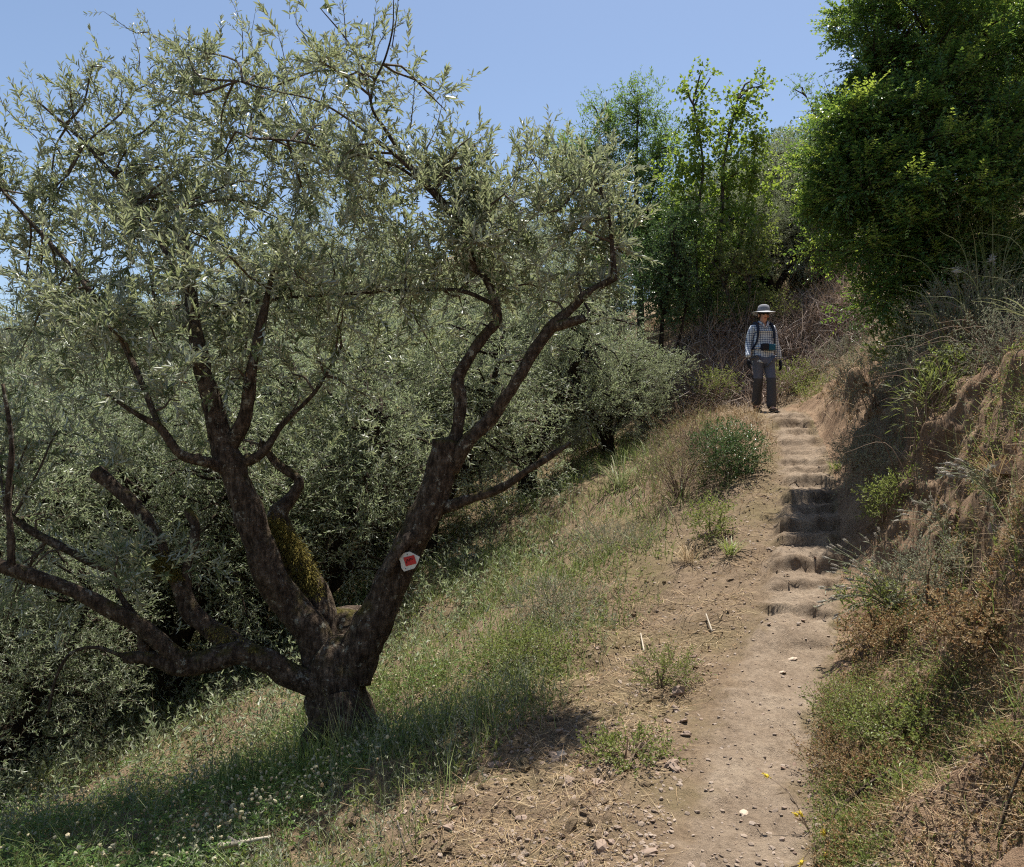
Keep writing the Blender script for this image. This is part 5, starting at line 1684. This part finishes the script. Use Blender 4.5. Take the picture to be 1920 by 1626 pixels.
SH_ = [(0, .0, 1.12, .165, .125), (0, 0, 1.22, .17, .125), (0, .012, 1.315, .14, .10), (0, .005, 1.385, .062, .062), (0, 0, 1.0, .172, .13), (0, -.005, .87, .185, .14), (0, -.005, .79, .198, .15), (0, -.005, .745, .20, .15),
       (.165, .01, 1.335, .066, .07), (.205, .03, 1.20, .056, .058), (.232, .035, 1.07, .053, .054), (.272, .03, .92, .047, .047), (.295, .045, .83, .046, .046),
       (-.165, .01, 1.335, .066, .07), (-.205, .03, 1.20, .056, .058), (-.232, .03, 1.07, .053, .054), (-.268, -.05, .925, .047, .047), (-.29, -.11, .84, .046, .046)]
SE = [(0, 1), (1, 2), (2, 3), (0, 4), (4, 5), (5, 6), (6, 7), (2, 8), (8, 9), (9, 10), (10, 11), (11, 12), (2, 13), (13, 14), (14, 15), (15, 16), (16, 17)]
skin_mesh('shirt', SH_, SE, M['plaid'], hiker)
cb_ = MB()
for s in (1, -1):
    add_tube(cb_, [(s * .012, -.105, 1.33), (s * .05, -.085, 1.39), (s * .075, -.02, 1.425), (s * .04, .05, 1.43)], [.012, .018, .018, .014], 8, 0, step=.02)
cb_.build('collar', M['plaid'], hiker, True)
TR = [(0, 0, .88, .155, .115), (.088, -.015, .80, .105, .105), (.086, -.07, .63, .088, .088), (.084, -.12, .46, .076, .078), (.066, -.15, .26, .076, .08), (.06, -.175, .055 + zf[0], .08, .09),
      (-.088, -.005, .80, .105, .105), (-.088, -.01, .63, .088, .088), (-.086, -.01, .48, .076, .078), (-.076, .07, .28, .076, .08), (-.066, .13, .085 + zf[1], .08, .09)]
TE = [(0, 1), (1, 2), (2, 3), (3, 4), (4, 5), (0, 6), (6, 7), (7, 8), (8, 9), (9, 10)]
skin_mesh('trousers', TR, TE, None, hiker, 2, [M['trouser'], M['trouser_low']], lambda c: 1 if c.z < .52 else 0)
for s, fx, fy, z0, tilt in ((1, .062, -.17, zf[0], .0), (-1, -.068, .14, zf[1], .1)):
    skin_mesh('boot', [(fx, fy + .02, .12 + z0, .05, .052), (fx, fy + .01, .05 + z0, .05, .05), (fx + s * .005, fy - .09, .042 + z0, .048, .036), (fx + s * .01, fy - .17, .034 + z0, .04, .028)], [(0, 1), (1, 2), (2, 3)], M['boot'], hiker)
    mb = MB()
    add_tube(mb, [(fx, fy + .07, .012 + z0), (fx, fy, .01 + z0), (fx + s * .005, fy - .1, .01 + z0), (fx + s * .01, fy - .21, .014 + z0)], [.04, .05, .052, .03], 10, 0, step=.03)
    v = np.concatenate(mb.v)
    v[:, 2] = np.where(v[:, 2] > .012 + z0, .012 + z0 + (v[:, 2] - .012 - z0) * .3, .012 + z0 + (v[:, 2] - .012 - z0) * .35)
    mb.v = [v]
    mb.build('sole', M['sole'], hiker, True)
for s in (1, -1):
    wx_, wy_ = (.298, .04) if s > 0 else (-.293, -.12)
    pts = [(wx_, wy_, .83, .036, .03), (wx_ + s * .004, wy_ - .012, .77, .042, .022), (wx_ + s * .004, wy_ - .02, .735, .040, .018)]
    es = [(0, 1), (1, 2)]
    for k, (oy, ln) in enumerate([(-.03, .062), (-.011, .072), (.009, .066), (.027, .05)]):
        i = len(pts)
        pts += [(wx_ + s * .006, wy_ - .02 + oy, .715, .0095), (wx_ - s * .006, wy_ - .026 + oy * 1.1, .715 - ln * .55, .009), (wx_ - s * .022, wy_ - .03 + oy * 1.1, .715 - ln, .0075)]
        es += [(2, i), (i, i + 1), (i + 1, i + 2)]
    i = len(pts)
    pts += [(wx_ - s * .008, wy_ - .05, .765, .011), (wx_ - s * .015, wy_ - .075, .735, .0095), (wx_ - s * .018, wy_ - .08, .71, .008)]
    es += [(1, i), (i, i + 1), (i + 1, i + 2)]
    skin_mesh('glove', pts, es, M['glove'], hiker, 1)


def lathe(prof, c, n=32, wob=0.0):
    mb = MB()
    a = np.linspace(0, 2 * math.pi, n, endpoint=False)
    rows = []
    for k, (r, z) in enumerate(prof):
        zz = z + wob * np.cos(2 * a + .4) * max(0, r - .09) / .08
        rows.append(np.stack([c[0] + r * np.cos(a), c[1] + r * 1.08 * np.sin(a), c[2] + zz], -1))
    v = np.concatenate(rows)
    i = np.arange(len(prof) - 1)[:, None] * n
    k = np.arange(n)[None]
    k2 = (k + 1) % n
    mb.add(v, np.stack([i + k, i + k2, i + n + k2, i + n + k], -1).reshape(-1, 4))
    return mb


hat = empty('hat', (0, 0, 0), None, None)
hat.parent = hiker
lathe([(.002, .118), (.05, .115), (.082, .095), (.092, .05), (.096, .0), (.094, -.005)], (0, -.035, 1.585)).build('hat_crown', M['hat'], hat, True)
lathe([(.094, .002), (.12, -.006), (.156, -.016), (.180, -.022), (.182, -.027), (.156, -.022), (.12, -.012), (.092, -.004)], (0, -.04, 1.588), wob=.014).build('hat_brim', M['hat_brim'], hat, True)
gb = MB()
for s in (1, -1):
    v0, f0 = ICO3
    gb.add(v0 * [.031, .012, .021] + np.array([s * .036, -.118, 1.543]), f0)
    add_tube(gb, [(s * .062, -.105, 1.548), (s * .078, -.04, 1.55)], [.004, .004], 6)
add_tube(gb, [(-.012, -.128, 1.548), (.012, -.128, 1.548)], [.004, .004], 6)
gb.build('sunglasses', M['lens'], hiker, True)
mb = MB()
add_tube(mb, [(-.022, -.105, 1.478), (0, -.115, 1.48), (.022, -.105, 1.478)], [.003, .006, .003], 8, 0, step=.01)
mb.build('mouth', M['lip'], hiker, True)
mb = MB()
for s in (1, -1):
    v0, f0 = ICO2
    mb.add(v0 * [.012, .02, .03] + np.array([s * .078, -.03, 1.525]), f0)
    mbe = MB().add(v0 * [.010, .018, .028] + np.array([s * .080, -.032, 1.525]), f0)
    mbe.build('ear', M['skin'], hiker, True)
v0, f0 = ICO3
MB().add(v0 * [.083, .075, .085] + np.array([0, .005, 1.545]), f0).build('hair', M['hair'], hiker, True)

# rucksack and belt pouch worn by the hiker
pack = empty('backpack', (hx, hy, hz), 'navy backpack worn by the hiker, only its straps showing at the front', 'backpack')
pack.scale = (.955,) * 3
pack.rotation_euler = (0, 0, .10)
skin_mesh('pack_body', [(0, .20, 1.30, .12, .07), (0, .22, 1.15, .14, .09), (0, .22, .98, .14, .09)], [(0, 1), (1, 2)], M['navy'], pack)
for s in (1, -1):
    mb = MB()
    pts = [(s * .11, .13, 1.36), (s * .118, .05, 1.415), (s * .122, -.06, 1.375), (s * .13, -.118, 1.27), (s * .14, -.118, 1.15), (s * .16, -.07, 1.05), (s * .17, .06, .99)]
    add_tube(mb, pts, [.02, .024, .024, .022, .018, .014, .012], 8, 0, step=.02)
    mb.build('shoulder_strap', M['navy'], pack, True)
pouch = empty('waist_pouch', (hx, hy, hz), 'black and teal belt pouch worn across the front of the hiker', 'pouch')
pouch.scale = (.955,) * 3
pouch.rotation_euler = (0, 0, .10)


def soft_box(c, d, bev=.02):
    bm = bmesh.new()
    bmesh.ops.create_cube(bm, size=1)
    bmesh.ops.scale(bm, vec=d, verts=bm.verts)
    bmesh.ops.bevel(bm, geom=list(bm.edges), offset=bev, segments=3, affect='EDGES', profile=.6)
    bmesh.ops.translate(bm, vec=c, verts=bm.verts)
    me = bpy.data.meshes.new('box')
    bm.to_mesh(me); bm.free()
    return me


for nm, c, d, m in (('pouch_body', (-.045, -.178, 1.005), (.11, .09, .105), 'glove'), ('pouch_pocket', (.065, -.172, 1.0), (.115, .085, .10), 'teal')):
    me = soft_box(c, d)
    me.materials.append(M[m])
    link(nm, me, pouch)
mb = MB()
a = np.linspace(0, 2 * math.pi, 40)
add_tube(mb, np.stack([.182 * np.cos(a), .142 * np.sin(a), .985 + 0 * a], -1), np.full(40, .014), 8)
mb.build('belt', M['navy'], pouch, True)
